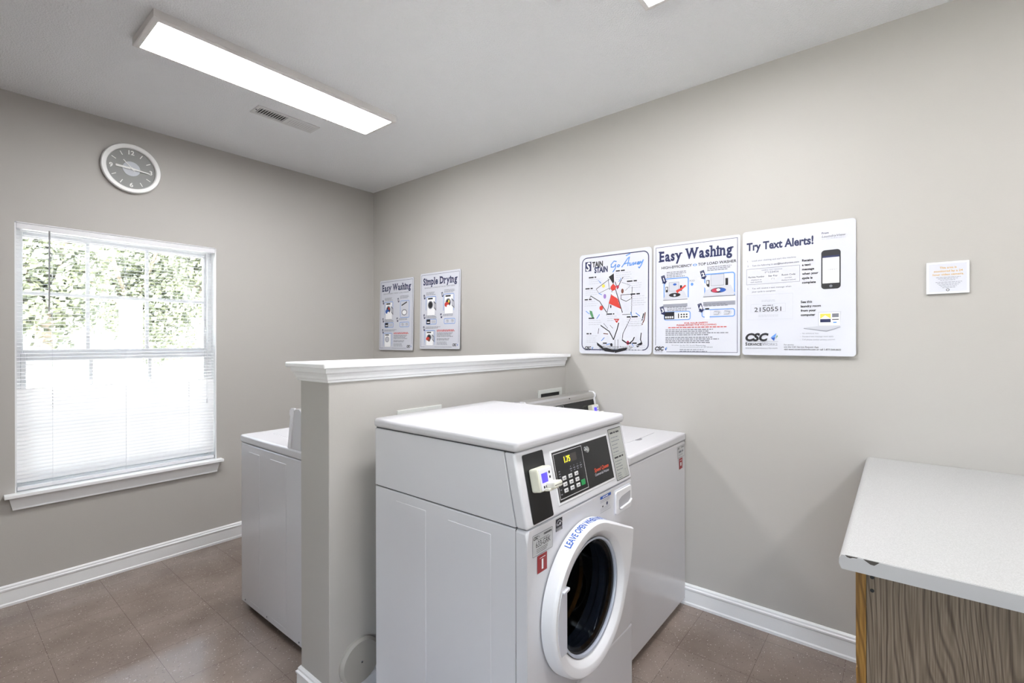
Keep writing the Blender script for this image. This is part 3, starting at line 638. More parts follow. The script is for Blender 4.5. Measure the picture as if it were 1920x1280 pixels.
def guide(name, y_left, z_top, w_, h_, label, title, sub, kind, tilt=.008):
    root, mk = poster(name, y_left, z_top, w_, h_, label, r=.010, tilt=tilt)
    s = mk(); s.frame(.012, .014, w_ - .012, h_ - .014, .0022, navy); s.rect(.006, h_ - .05, .075 if kind == 'top' else .012, h_ - .012, p_white) if kind == 'top' else s.rect(w_ - .085, h_ - .05, w_ - .006, h_ - .006, p_white); s.done('border', root)
    s = mk(); s.serif(title, .034, .094, .052, navy, w_ - .072)
    if kind == 'top':
        s.text('HIGH-EFFICIENCY', .046, .137, .0135, ink, width=.165, bold=.015); s.disc(.2265, .131, .011, .006, blue_ink); s.disc(.2265, .131, .006, .003, p_white); s.text('TOP LOAD WASHER', .243, .137, .0135, ink, width=.188, bold=.015)
    else: s.text(sub, .05, .125, .0105, mgrey, width=w_ - .11)
    s.done('headline', root)
    s = mk()
    if kind == 'top':
        s.frame(.058, .190, .195, .325, .0055, blue_ink, r=.012); s.rect(.050, .300, .200, .345, p_white); toploader(s, .056, .213, .132, False)
        s.poly([(.125, .262), (.132, .256), (.150, .250), (.175, .232), (.182, .238), (.155, .260), (.140, .268), (.136, .276)], red_ink); s.disc(.120, .226, .010, .006, deep_blue); s.text('POD', .200, .218, .009, mgrey); s.disc(.212, .232, .007, .008, blue_ink)
        s.frame(.275, .184, .425, .325, .0055, blue_ink, r=.014); s.rect(.268, .300, .432, .345, p_white); toploader(s, .270, .190, .156, True); s.poly([(.240, .200), (.252, .200), (.300, .262), (.286, .266)], skin_w)
        s.rect(.060, .372, .205, .420, blue_ink, r=.012); s.rect(.064, .376, .201, .416, p_white, r=.009); s.rect(.062, .374, .118, .414, ink)
        for k in range(4): s.rect(.068 + k * .012, .398, .076 + k * .012, .408, skin_w)
        s.rect(.136, .382, .192, .412, skin_w); s.rect(.138, .384, .144, .410, ink)
        for k in range(3):
            for j in range(2): s.rect(.152 + k * .014, .386 + j * .013, .161 + k * .014, .394 + j * .013, ink)
        s.frame(.262, .368, .425, .410, .0045, blue_ink, r=.012); s.rect(.278, .372, .302, .418, skin_w); s.rect(.280, .362, .300, .370, ink)
        for q in range(2): s.disc(.340 + q * .05, .388, .020, .014, lgrey); s.stroke([(.325 + q * .05, .380), (.350 + q * .05, .384), (.345 + q * .05, .396), (.322 + q * .05, .398)], .002, mgrey)
        for (x, y, t_) in ((.042, .176, '1'), (.252, .168, '2'), (.036, .346, '3'), (.240, .340, '4')): chip(s, x, y, t_)
    else:
        cols = (deep_blue, skin_w, red_ink) if kind == 'front' else None
        s.frame(.070, .190, .190, .330, .004, blue_ink, r=.01); s.rect(.066, .30, .2, .34, p_white); frontloader(s, .085, .196, .095, .150, cols)
        if kind == 'front':
            s.frame(.290, .190, .410, .335, .004, blue_ink, r=.01); s.stroke([(.310, .230), (.375, .205)], .010, ink); s.disc(.345, .290, .036, .026, mgrey); s.disc(.345, .290, .028, .019, skin_w)
        else: s.frame(.275, .180, .395, .330, .004, blue_ink, r=.01); s.rect(.27, .31, .40, .34, p_white); frontloader(s, .290, .186, .095, .150, (red_ink, skin_w, yellow_ink))
        for q, x in enumerate((.075, .285)):
            s.frame(x, .372, x + .125, .415, .004, blue_ink, r=.01)
        s.rect(.080, .374, .125, .412, ink); s.rect(.086, .394, .118, .402, skin_w); s.rect(.140, .382, .190, .405, lgrey)
        for q in range(2): s.disc(.325 + q * .055, .393, .018, .014, lgrey); s.stroke([(.310 + q * .055, .386), (.332 + q * .055, .388), (.328 + q * .055, .400)], .002, mgrey)
        s.frame(.058, .462, .182, .585, .004, blue_ink, r=.01); s.rect(.060, .56, .18, .595, p_white); frontloader(s, .078, .470, .085, .115, None if kind == 'front' else (red_ink, brown_ink, ink), kind == 'front')
        for (x, y, t_) in ((.038, .176, '1'), (.250, .168, '2'), (.040, .335, '3'), (.240, .335, '4'), (.038, .432, '5')): chip(s, x, y, t_, .8)
    s.done('step_pictures', root)
    s = mk()
    if kind == 'top':
        for k, (x, y, ww, n_) in enumerate(((.075, .158, .11, 4), (.290, .150, .13, 3), (.078, .350, .14, 3), (.275, .342, .14, 2))): s.greek(x, y, ww, n_, .0085, .0036, mgrey, k + 3)
        s.text('FOR YOUR SAFETY', w_ * .52, .441, .0078, red_ink, width=.122, align='C', bold=.02); s.text('PLEASE AVOID THE FOLLOWING', w_ * .52, .4515, .0078, red_ink, width=.205, align='C', bold=.02); s.greek(.085, .460, .30, 1, .01, .0045, red_ink, 8, 0)
        s.greek(.070, .472, .33, 4, .0092, .0042, mgrey, 11, .3); s.greek(.070, .513, .33, 4, .0092, .0042, mgrey, 12, .3)
        s.text('For service:', .105, .558, .0055, mgrey, width=.038); s.text('use the CSC Service Request App', .148, .558, .0055, mgrey, width=.135); s.text('visit www.cscserviceworks.com or call 1-877-264-6622', .148, .567, .0055, mgrey, width=.17); s.greek(.148, .578, .15, 2, .009, .004, grey_ink, 15)
        s.done('small_print', root); s = mk(); csc_logo(s, .010, h_ - .022, .072)
    else:
        for k, (x, y, ww, n_) in enumerate(((.072, .158, .12, 3), (.285, .150, .12, 3), (.075, .345, .13, 3), (.275, .342, .13, 2), (.07, .436, .18, 2))): s.greek(x, y, ww, n_, .0095, .0040, mgrey, k + 33)
        s.greek(.205, .462, .20, 2, .0085, .005, red_ink, 41, 0); s.greek(.205, .484, .19, 4, .0095, .0045, mgrey, 42); s.greek(.205, .530, .16, 2, .0095, .0045, mgrey, 43)
        s.greek(.205, .556, .13, 3, .0095, .0045, grey_ink, 44)
        s.done('small_print', root); s = mk(); csc_logo(s, w_ - .078, h_ - .024, .062)
    s.done('logo', root); return root
guide('washing_poster', 1.064, 1.938, .449, .606, 'poster headed Easy Washing with drawings of top load washers, middle of the trio', 'Easy Washing', '', 'top', tilt=.011)
guide('washing_poster', 3.596, 1.944, .462, .610, 'poster headed Easy Washing showing front load washers, nearest the room corner', 'Easy Washing', 'HIGH-EFFICIENCY FRONT LOAD WASHER', 'front', tilt=.013)
guide('drying_poster', 3.046, 1.958, .462, .610, 'poster headed Simple Drying, hung above the half wall', 'Simple Drying', 'SINGLE LOAD/STACK DRYERS', 'dry', tilt=.013)

# --- text alert poster
root, mk = poster('text_alert_poster', .604, 1.944, .458, .608, 'large poster headed Try Text Alerts, with a phone and laptop picture', r=.014, tilt=.014)
W_, H_ = .458, .608
s = mk(); s.text('Try Text Alerts!', .018, .094, .036, navy, width=.282, bold=.035); s.done('headline', root)
s = mk()
s.rect(.330, .130, .403, .306, ink, r=.014); s.rect(.335, .156, .398, .280, lgrey); s.rect(.335, .156, .398, .164, navy); s.rect(.335, .166, .398, .280, skin_w); s.disc(.3665, .293, .006, .006, mgrey); s.text('1*1234567', .3665, .222, .006, mgrey, width=.045, align='C')
s.done('phone_picture', root)
s = mk()
s.poly([(.318, .408), (.405, .408), (.400, .474), (.318, .474)], lgrey); s.rect(.322, .412, .400, .470, skin_w); s.rect(.326, .417, .366, .440, yellow_ink); s.poly([(.326, .440), (.345, .424), (.366, .440)], skin_w); s.rect(.326, .441, .366, .456, navy); s.rect(.371, .417, .396, .434, mgrey); s.rect(.371, .442, .396, .446, ink); s.rect(.375, .454, .388, .460, blue_ink)
s.poly([(.262, .478), (.318, .472), (.402, .474), (.350, .494)], lgrey); s.poly([(.262, .480), (.350, .495), (.402, .476), (.402, .479), (.350, .498), (.262, .483)], grey_ink)
s.done('laptop_picture', root)
s = mk()
s.text('From', .332, .056, .0085, navy, bold=.02); s.text('LaundryView', .332, .072, .010, mgrey, width=.090, shear=.2); s.greek(.332, .079, .09, 1, 1, .003, lgrey, 4, 0)
s.text('1.', .022, .150, .007, mgrey); s.text('Load your clothing and start the machine', .043, .150, .0072, mgrey, width=.187); s.text('2.', .022, .174, .007, mgrey); s.text('Text the following to ', .043, .174, .0072, mgrey, width=.092); s.text('csc@laundryview.com', .138, .174, .0072, mgrey, width=.105, bold=.02)
s.frame(.018, .186, .246, .263, .0014, grey_ink); s.text('SAMPLE TEXT MESSAGE', .130, .199, .005, grey_ink, width=.088, align='C'); s.text('1*123456', .130, .212, .0085, mgrey, width=.058, align='C')
for x, a, b, c in ((.062, 'Machine Number', '(displayed on', 'each machine)'), (.134, 'Star Key', '( * )', ''), (.200, 'Room Code', '(number', 'displayed below)')):
    s.text(a, x, .230, .0078, ink, width=.072 if a[0] == 'M' else None, align='C'); s.text(b, x, .243, .006, mgrey, align='C')
    if c: s.text(c, x, .254, .006, mgrey, align='C')
s.text('3.', .022, .286, .007, mgrey); s.text('You will receive a text message when', .043, .286, .0072, mgrey, width=.168); s.text('your cycle is complete', .043, .302, .0072, mgrey, width=.102)
s.frame(.018, .315, .218, .436, .0009, lgrey); s.greek(.085, .343, .06, 2, .006, .0028, lgrey, 9, 0); s.frame(.038, .360, .188, .400, .0011, lgrey); s.greek(.090, .368, .045, 1, 1, .004, mgrey, 10, 0)
s.text('2150551', .054, .397, .0205, ink, width=.116); s.greek(.072, .414, .085, 2, .006, .0028, lgrey, 11, 0)
for k, t_ in enumerate(('Receive', 'a text', 'message', 'when your', 'cycle is', 'complete')): s.text(t_, .255, .172 + k * .0205, .0098, ink, bold=.03)
for k, t_ in enumerate(('See this', 'laundry room', 'from your', 'computer')): s.text(t_, .250, .364 + k * .0200, .0098, ink, bold=.03)
for k, t_ in enumerate(('No additional fees', 'Standard text message rates apply', 'Cell phone number privacy assured')): s.text('-', .248, .508 + k * .014, .006, grey_ink); s.text(t_, .256, .508 + k * .014, .006, grey_ink)
s.text('For service:', .182, .560, .006, ink); s.text('use the CSC Service Request App', .182, .571, .007, ink, width=.138); s.text('visit www.cscserviceworks.com or call 1-877-264-6622', .182, .582, .007, ink, width=.222, bold=.01)
s.done('small_print', root); s = mk(); csc_logo(s, .014, .538, .143, full=True); s.done('logo', root)

# --- small camera notice
root = empty('notice_sign', (XW - .004, -.148, 1.593)); tag(root, 'small white framed notice about a video camera, high on the wall', 'sign')
O = Vector((XW - .010, -.086, 1.719)); bm = nb(); box(bm, XW - .010, XW, -.2135, -.086, 1.592, 1.719, bev=.0015, seg=1); obj('sign_panel', bm, p_white, root)
s = Sheet(O, (0, -1, 0), (0, 0, -1), (-1, 0, 0)); s.frame(0.001, .001, .1265, .126, .0065, white_trim)
s.done('sign_frame', root)
s = Sheet(O, (0, -1, 0), (0, 0, -1), (-1, 0, 0))
for k, t_ in enumerate(('This area is', 'monitored by a 24', 'hour video camera.')): s.text(t_, .0655, .027 + k * .0135, .0075, gold_ink, width=(.050, .085, .092)[k], align='C', bold=.02)
for k in range(3): s.greek(.030 + .006 * k, .062 + k * .0055, .072 - .014 * k, 1, 1, .002, grey_ink, k, 0)
for k in range(5): s.greek(.028 + .005 * k, .081 + k * .0055, .078 - .010 * k, 1, 1, .002, grey_ink, k + 5, 0)
s.disc(.0645, .1125, .0055, .0055, mgrey); s.disc(.0645, .1125, .0025, .0025, skin_w); s.done('sign_lettering', root)

# ------------------------------------------------------------------ half-wall fittings
def utility_box(x0, x1, zt, label):
    zb = zt - .20; t_ = empty('outlet_box', ((x0 + x1) / 2, HY0, zb)); tag(t_, label, 'outlet box', 'washer outlet boxes set into the half wall')
    bm = nb(); y0 = HY0 - .008; f = .024
    for a in ((x0, x1, zt - f, zt), (x0, x1, zb, zb + f), (x0, x0 + f, zb + f, zt - f), (x1 - f, x1, zb + f, zt - f)): box(bm, a[0], a[1], y0, HY0, a[2], a[3], bev=.0015, seg=1)
    obj('box_frame', bm, mat('box_grey_white', (214, 216, 212), .45), t_)
    bm = nb(); box(bm, x0 + f, x1 - f, HY0 - .0012, HY0 - .0004, zb + f, zt - f); obj('box_recess', bm, mat('dark_recess', (48, 48, 48), .8), t_)
    for k in range(2):
        bm = nb(); xx = x0 + (x1 - x0) * (.35 + .3 * k); rod(bm, (xx, HY0 - .002, zb + .09), (xx, HY0 - .035, zb + .09), .009, 10); rod(bm, (xx, HY0 - .03, zb + .09), (xx, HY0 - .03, zb + .045), .008, 10); obj('tap', bm, brushed, t_)
utility_box(1.262, 1.512, 1.114, 'white outlet box in half wall behind the front loading washer')
utility_box(2.276, 2.526, 1.117, 'white outlet box in half wall above the right washer console')
# round cover plate
cc = (1.079, HY0, .156); t_ = empty('cover_plate', cc); tag(t_, 'round grey painted cover plate low on the half wall', 'cover plate')
cover_m = mat('painted_cover', (172, 169, 163), .5)
bm = nb(); lathe(bm, cc, 'Y', [(.088, 0), (.088, -.010), (.078, -.019), (.0, -.019)], 56, smooth=False); obj('plate', bm, cover_m, t_)
bm = nb(); lathe(bm, (cc[0], HY0, cc[2]), 'Y', [(.0045, -.019), (.004, -.0215), (.0022, -.022), (.002, -.0195), (0, -.0195)], 14, mis=[0, 0, 1, 1]); obj('screw', bm, [chrome, rubber], t_)

# ------------------------------------------------------------------ card reader (part, world or local coordinates)
def card_reader(parent, O, U, V, N, lens=True):
    """O lower-left corner on the mounting face, U right, V up, N outwards; 7.2 x 6.8 cm, 4 cm deep"""
    O, U, V, N = Vector(O), Vector(U).normalized(), Vector(V).normalized(), Vector(N).normalized(); P = lambda a, b, c: O + U * a + V * b + N * c
    def hx(bm, a0, a1, b0, b1, c0, c1, mi=0, bev=0): hexa(bm, [P(a0, b0, c0), P(a1, b0, c0), P(a1, b0, c1), P(a0, b0, c1), P(a0, b1, c0), P(a1, b1, c0), P(a1, b1, c1), P(a0, b1, c1)], mi, bev)
    bm = nb(); hx(bm, 0, .072, 0, .068, 0, .034, bev=.006); cr_ = obj('card_reader', bm, cream, parent)
    cr_['label'] = 'cream card reader with blue screen'
    bm = nb(); hx(bm, .005, .067, .004, .064, .0335, .0362, bev=.001); obj('reader_face', bm, plastic_w, cr_)
    s_ = Sheet(P(0, .068, .0362), U, -V, N); s_.rect(.012, .016, .042, .043, screen_b); s_.done('screen', cr_)
    for a, b in ((.053, .050), (.053, .036), (.018, .013), (.029, .013)):
        bm = nb(); hx(bm, a - .003, a + .003, b - .0035, b + .0035, .0362, .0376, bev=.0006); obj('button', bm, black, cr_)
    bm = nb(); hx(bm, .020, .066, .000, .008, .030, .052, bev=.002); hx(bm, .028, .070, .006, .024, .034, .068, bev=.005); hx(bm, .030, .0705, .0135, .0150, .045, .0685, mi=1); obj('card_slot', bm, [cream2, rubber], cr_)
    return cr_

# ------------------------------------------------------------------ front loading washer
X0, X1, YF, YR = 1.075, 1.758, .818, 1.537
fl = empty('front_load_washer', ((X0 + X1) / 2, (YF + YR) / 2, 0)); tag(fl, 'large white front loading washer with round glass door in the foreground', 'washing machine')
DC = Vector((1.378, YF, .573)); HR = .192
ZS = .866; ZL = 1.081; LIP = .297
bm = nb()
box(bm, X0, X1, .860, YR, .03, ZS - .0015, bev=.004, seg=2, skip=('front',))
for a, b, c, d in ((.955, 1.14, .08, .826), (1.25, 1.41, .08, .832)):    # pressed panels in the side
    box(bm, X0 - .0012, X0 + .002, a + .0, b, c, d, bev=.0011, seg=1)
obj('cabinet', bm, enamel, fl)
# front panel with a round opening
bm = nb()
def holed_front(bm, x0, x1, z0, z1, y0, y1, c, r, n=64):
    def rect_pt(a):
        dx, dz = math.sin(a), math.cos(a); t_ = min(((x1 - c.x) if dx > 0 else (c.x - x0)) / max(abs(dx), 1e-9), ((z1 - c.z) if dz > 0 else (c.z - z0)) / max(abs(dz), 1e-9)); return (c.x + dx * t_, c.z + dz * t_)
    angs = sorted(set([2 * math.pi * i / n for i in range(n)] + [math.atan2(px - c.x, pz - c.z) % (2 * math.pi) for px in (x0, x1) for pz in (z0, z1)]))
    o = [bm.verts.new((rect_pt(a)[0], y0, rect_pt(a)[1])) for a in angs]; i_ = [bm.verts.new((c.x + math.sin(a) * r, y0, c.z + math.cos(a) * r)) for a in angs]; k_ = [bm.verts.new((c.x + math.sin(a) * (r - .008), y0 + .012, c.z + math.cos(a) * (r - .008))) for a in angs]; ob = [bm.verts.new((v.co.x, y1, v.co.z)) for v in o]
    m = len(angs)
    for q in range(m):
        j = (q + 1) % m; bm.faces.new((o[q], o[j], i_[j], i_[q])); f = bm.faces.new((i_[q], i_[j], k_[j], k_[q])); f.smooth = True; bm.faces.new((o[j], o[q], ob[q], ob[j]))
    es = [e for e in bm.edges if all(abs(v.co.y - y0) < 1e-6 and (abs(v.co.x - x0) < 1e-6 or abs(v.co.x - x1) < 1e-6 or abs(v.co.z - z0) < 1e-6 or abs(v.co.z - z1) < 1e-6) for v in e.verts)]
    es += [e for e in bm.edges if abs(e.verts[0].co.y - e.verts[1].co.y) > .02 and all((abs(v.co.x - x0) < 1e-6 or abs(v.co.x - x1) < 1e-6) and (abs(v.co.z - z0) < 1e-6 or abs(v.co.z - z1) < 1e-6) for v in e.verts)]
    r_ = bmesh.ops.bevel(bm, geom=es, offset=.009, segments=3, affect='EDGES', profile=.5, clamp_overlap=True)
    for f in r_['faces']: f.smooth = True
holed_front(bm, X0, X1, LIP + .0012, ZS - .0015, YF, .8585, DC, HR)
obj('front_panel', bm, enamel, fl)
bm = nb(); box(bm, X0, X1, YF, .8585, .03, LIP - .0012, bev=.006, seg=3); obj('lower_panel', bm, enamel, fl)
bm = nb()
for x in (X0 + .06, X1 - .06):
    for y in (YF + .08, YR - .06): lathe(bm, (x, y, 0), 'Z', [(0, 0), (.022, 0), (.022, .012), (.008, .016), (.008, .04)], 16)
obj('levelling_feet', bm, rubber, fl)
# upper housing: rear block and slanted control console
A_, B_ = Vector((X0, .865, ZL)), Vector((X0, YF, ZS + .0015))
bm = nb(); prism(bm, [(X0, .8600, ZS + .0015), (X0, YR, ZS + .0015), (X0, YR, ZL), (X0, .9050, ZL)], (X1 - X0, 0, 0), bev=.003); obj('upper_cabinet', bm, enamel, fl)
bm = nb(); prism(bm, [B_, (X0, .8588, ZS + .0015), (X0, .9038, ZL), A_], (X1 - X0, 0, 0), bev=.007, seg=3); con = obj('control_console', bm, enamel, fl)
bm = nb(); box(bm, X0 + .004, X1 - .004, .862, YR - .004, ZS - .004, ZS + .004); box(bm, X0 + .004, X1 - .004, .870, YR - .004, ZL - .002, ZL + .003); obj('seam_shade_fill', bm, shadow_gap, fl)  # dark boxes in the joints, coloured as the shade inside the gaps
bm = nb(); box(bm, X0 - .004, X1 + .004, .852, YR + .008, ZL + .0022, ZL + .037, bev=.013, seg=4); obj('top_lid', bm, enamel_lid, fl)
# console face frame: U along X, V up the slope
Uc = Vector((1, 0, 0)); Vc = (A_ - B_).normalized(); Nc = Uc.cross(Vc).normalized()
if Nc.y > 0: Nc = -Nc
LC = (A_ - B_).length
def csheet(): return Sheet(A_, Uc, -Vc, Nc)       # origin top left of console
cv = lambda v: LC - v
s = csheet(); s.rect(.031, cv(.207), .136, cv(.008), black, r=.006, h=.0012)
q = s.done('reader_plate', con)
def cbox(bm, u0, u1, v0, v1, h0, h1, mi=0, bev=0):
    P = lambda a, b, c: B_ + Uc * a + Vc * b + Nc * c
    hexa(bm, [P(u0, v0, h0), P(u1, v0, h0), P(u1, v0, h1), P(u0, v0, h1), P(u0, v1, h0), P(u1, v1, h0), P(u1, v1, h1), P(u0, v1, h1)], mi, bev)
bm = nb(); cbox(bm, .170, .548, .026, .194, -.001, .0016, bev=.001); cbox(bm, .178, .542, .033, .188, .0016, .0022, mi=1); bez = obj('display_bezel', bm, [plastic_w, black], con)
s = csheet(); H0 = .0024
s.frame(.183, cv(.182), .357, cv(.040), .0018, key_w, h=H0); s.rect(.238, cv(.168), .316, cv(.142), lcd_dark, h=H0)
s.text('1.75', .240, cv(.146), .018, digit_y, width=.036, bold=.02, h=H0 + .0002)
for k in range(4):
    s.rect(.268 + k * .021, cv(.130), .272 + k * .021, cv(.126), mgrey, h=H0); s.rect(.264 + k * .021, cv(.122), .276 + k * .021, cv(.119), grey_ink, h=H0); s.rect(.266 + k * .021, cv(.115), .274 + k * .021, cv(.112), grey_ink, h=H0)
for k in range(4): s.rect(.198, cv(.126 - k * .008), .206, cv(.123 - k * .008), grey_ink, h=H0)
for k in range(4): s.rect(.191, cv(.098 - k * .014), .199, cv(.095 - k * .014), grey_ink, h=H0)
s.text('Speed Queen', .412, cv(.078), .0125, mat('orange_red_ink', (214, 82, 52), .4), width=.105, bold=.02, shear=.3, h=H0); s.text('Commercial Washer', .412, cv(.064), .0085, lgrey, width=.102, bold=.01, h=H0)
s.rect(.3595, cv(.188), .3605, cv(.033), shadow_gap, h=H0); s.done('panel_markings', bez)
for r_ in range(3):
    for c_ in range(3):
        u_ = .222 + c_ * .037; v_ = .100 - r_ * .019
        bm = nb(); cbox(bm, u_ - .011, u_ + .011, v_ - .0062, v_ + .0062, .002, .0042, bev=.0012); kb = obj('keypad_button', bm, key_w, bez)
        s = csheet(); s.rect(u_ - .006, cv(v_ + .0018), u_ + .002, cv(v_ - .0018), mgrey, h=.0046); s.rect(u_ + .004, cv(v_ + .0018), u_ + .007, cv(v_ - .0018), mgrey, h=.0046); s.done('button_mark', bez)
bm = nb(); cbox(bm, .316, .340, .055, .073, .002, .0042, bev=.0012); o_ = obj('start_button', bm, key_g, bez); o_['label'] = 'green start button'
bm = nb(); cpt = B_ + Uc * .383 + Vc * .163 + Nc * .002
def ldisc(bm, c, n_, r_, h_, mi=0, seg=20):
    u = n_.orthogonal().normalized(); v = n_.cross(u); a = [bm.verts.new(c + (u * math.cos(2 * math.pi * i / seg) + v * math.sin(2 * math.pi * i / seg)) * r_) for i in range(seg)]; b = [bm.verts.new(c + n_ * h_ + (u * math.cos(2 * math.pi * i / seg) + v * math.sin(2 * math.pi * i / seg)) * r_ * .88) for i in range(seg)]
    for i in range(seg): bm.faces.new((a[i], a[(i + 1) % seg], b[(i + 1) % seg], b[i])).material_index = mi
    bm.faces.new(b).material_index = mi
ldisc(bm, cpt, Nc, .0125, .006); ldisc(bm, cpt + Nc * .006, Nc, .008, .003); obj('key_lock', bm, chrome, bez)
s = csheet(); s.rect(.560, cv(.206), .664, cv(.014), ink, r=.003, h=.0010); s.rect(.5625, cv(.2035), .6615, cv(.0165), silver_lab, r=.002, h=.0014)
s.k = 260; s.greek(.572, cv(.190), .072, 1, 1, .006, ink, 1, 0); s.greek(.572, cv(.172), .07, 5, .0135, .0028, mgrey, 2, .45); s.rect(.565, cv(.108), .660, cv(.107), mgrey, h=.0018); s.greek(.572, cv(.097), .072, 1, 1, .006, ink, 3, 0); s.greek(.572, cv(.083), .07, 4, .0105, .0028, mgrey, 4, .45); s.greek(.572, cv(.038), .04, 3, .008, .0028, mgrey, 5, .3)
for k in range(2): s.frame(.628 + k * .012, cv(.046), .639 + k * .012, cv(.022), .0008, mgrey, h=.0018)
o_ = s.done('instruction_label', con); o_['label'] = 'grey instruction label'
card_reader(con, B_ + Uc * .048 + Vc * .094 + Nc * .0014, Uc, Vc, Nc)
# detergent drawer
def front_rr(bm, x0, x1, z0, z1, y0, y1, r, mi=0, bev=.003):
    prism(bm, [(x, y1, z) for x, z in [(a, b) for a, b in rrect(x0, z0, x1, z1, r)]], (0, y0 - y1, 0), mi, bev)
bm = nb(); front_rr(bm, 1.603, 1.741, .760, .853, YF - .002, YF + .004, .008, 1, 0); front_rr(bm, 1.608, 1.736, .765, .848, YF - .008, YF + .003, .008, 0, .003)
dr = obj('detergent_drawer', bm, [plastic_w, plastic_g], fl)
bm = nb(); prism(bm, [(1.628, YF - .0075, .815), (1.650, YF - .0075, .824), (1.724, YF - .0075, .830), (1.724, YF - .0075, .792), (1.705, YF - .0075, .781), (1.640, YF - .0075, .776), (1.628, YF - .0075, .782)], (0, -.001, 0), 0); 
prism(bm, [(1.632, YF - .0085, .784), (1.642, YF - .0085, .778), (1.705, YF - .0085, .782), (1.726, YF - .0085, .793), (1.726, YF - .0085, .800), (1.705, YF - .0085, .790), (1.642, YF - .0085, .786)], (0, -.008, 0), 1, .002)
obj('drawer_grip', bm, [mat('drawer_recess', (176, 176, 182), .5), plastic_w], dr)
# stickers on the front
def fsheet(x, z): return Sheet((x, YF - .0006, z), (1, 0, 0), (0, 0, -1), (0, -1, 0))
s = fsheet(1.099, .846); s.rect(0, 0, .103, .063, label_grey, r=.004, h=.0002); s.frame(0, 0, .103, .063, .0016, mgrey, r=.004, h=.0004)
s.text('CSC', .005, .0145, .0085, ink, width=.024, bold=.04, shear=.2, h=.0006); s.poly([(.031, .010), (.035, .005), (.034, .014)], mgrey, h=.0006)
for k in range(16): s.rect(.056 + k * .0026, .006, .0572 + k * .0026 + .0006 * (k % 3), .012, ink, h=.0006)
s.rect(.024, .0185, .083, .0195, ink, h=.0006); s.text('633-GRK', .0165, .039, .0165, ink, width=.074, bold=.0, h=.0006); s.greek(.020, .045, .062, 3, .0048, .0014, ink, 2, .2)
o_ = s.done('machine_label', fl); o_['label'] = 'silver asset label reading 633-GRK'
s = fsheet(1.122, .781); s.rect(0, 0, .049, .052, red_lab, h=.0008); s.rect(.011, .009, .040, .0105, skin_w, h=.0011); s.text('1', .0255, .042, .025, skin_w, align='C', bold=.06, h=.0011)
o_ = s.done('number_sticker', fl); o_['label'] = 'dark red sticker with white number 1'
s = fsheet(1.219, .859); s.rect(0, 0, .036, .028, ink, h=.0002); pts = [(.003 + .031 * t_ / 10, .020 - .014 * math.sin(math.pi * (t_ + .8) / 12)) for t_ in range(11)]
s.stroke(pts, .0016, skin_w, h=.0004); s.stroke([(.006, .021), (.010, .017), (.014, .021), (.018, .018), (.022, .020)], .0018, skin_w, h=.0004); s.poly([(.024, .010), (.0255, .0145), (.030, .0145), (.0265, .017), (.028, .022), (.024, .019), (.020, .022), (.0215, .017), (.018, .0145), (.0225, .0145)], skin_w, h=.0004)
s.rect(0, .029, .036, .038, ink, h=.0002); s.greek(.003, .0315, .030, 2, .004, .0014, skin_w, 1, 0); o_ = s.done('efficiency_sticker', fl); o_['label'] = 'black energy efficiency sticker'
s = fsheet(1.499, .857); s.rect(0, 0, .080, .010, deep_blue, h=.0002); s.greek(.018, .005, .040, 1, 1, .004, skin_w, 4, 0); s.greek(0, .016, .078, 2, .005, .0014, mgrey, 5, .1); s.disc(.050, .033, .006, .006, navy, h=.0004); s.disc(.018, .037, .005, .003, ink, h=.0004); s.greek(0, .043, .078, 3, .004, .0012, grey_ink, 6, .1); s.rect(0, .056, .078, .0572, mgrey, h=.0004)
s.done('notice_sticker', fl)

# door: round ring with hinge flange at the right
RO, RI, YD = .237, .183, YF - .050
flange = (1.668, .712); low = (1.640, .52)
def door_outline(r, inset=0.0):
    pts = []; n = 96
    for i in range(n):
        a = 2 * math.pi * i / n; x, z = DC.x + r * math.sin(a), DC.z + r * math.cos(a); pts.append([x, z])
    # stretch the right-hand arc to the flange
    out = []
    T = (DC.x + r * math.sin(R(25)), DC.z + r * math.cos(R(25)))
    Fx, Fz = flange[0] - inset, flange[1] - inset * .6
    Lx, Lz = DC.x + r * math.sin(R(112)), DC.z + r * math.cos(R(112))
    for i in range(n):
        a = 360 * i / n
        if 25 < a < 60: t_ = (a - 25) / 35; out.append((T[0] + (Fx - T[0]) * t_, T[1] + (Fz - T[1]) * t_))
        elif 60 <= a < 112:
            t_ = (a - 60) / 52; bx = Fx + (Lx - Fx) * t_ ; bz = Fz + (Lz - Fz) * t_; bx += .014 * math.sin(math.pi * t_); out.append((bx, bz))
        else: out.append((DC.x + r * math.sin(R(a)), DC.z + r * math.cos(R(a))))
    return out
bm = nb(); n = 96
def ring_v(pts, y): return [bm.verts.new((x, y, z)) for x, z in pts]
circ = lambda r: [(DC.x + r * math.sin(2 * math.pi * i / n), DC.z + r * math.cos(2 * math.pi * i / n)) for i in range(n)]
layers = [ring_v(circ(RI - .004), YF - .006), ring_v(door_outline(RO + .006, 0), YF - .005), ring_v(door_outline(RO + .006, 0), YF - .010), ring_v(door_outline(RO + .003, 0), YD + .012), ring_v(door_outline(RO, .002), YD + .004), ring_v(door_outline(RO - .005, .006), YD), ring_v(circ(RI + .026), YD), ring_v(circ(RI + .022), YD + .002), ring_v(circ(RI), YD + .022), ring_v(circ(RI - .004), YF - .012)]
for a, b in zip(layers, layers[1:]):
    for i in range(n):
        f = bm.faces.new((a[i], a[(i + 1) % n], b[(i + 1) % n], b[i])); f.smooth = True
door = obj('washer_door', bm, plastic_w, fl); door['label'] = 'round white door with tinted glass'
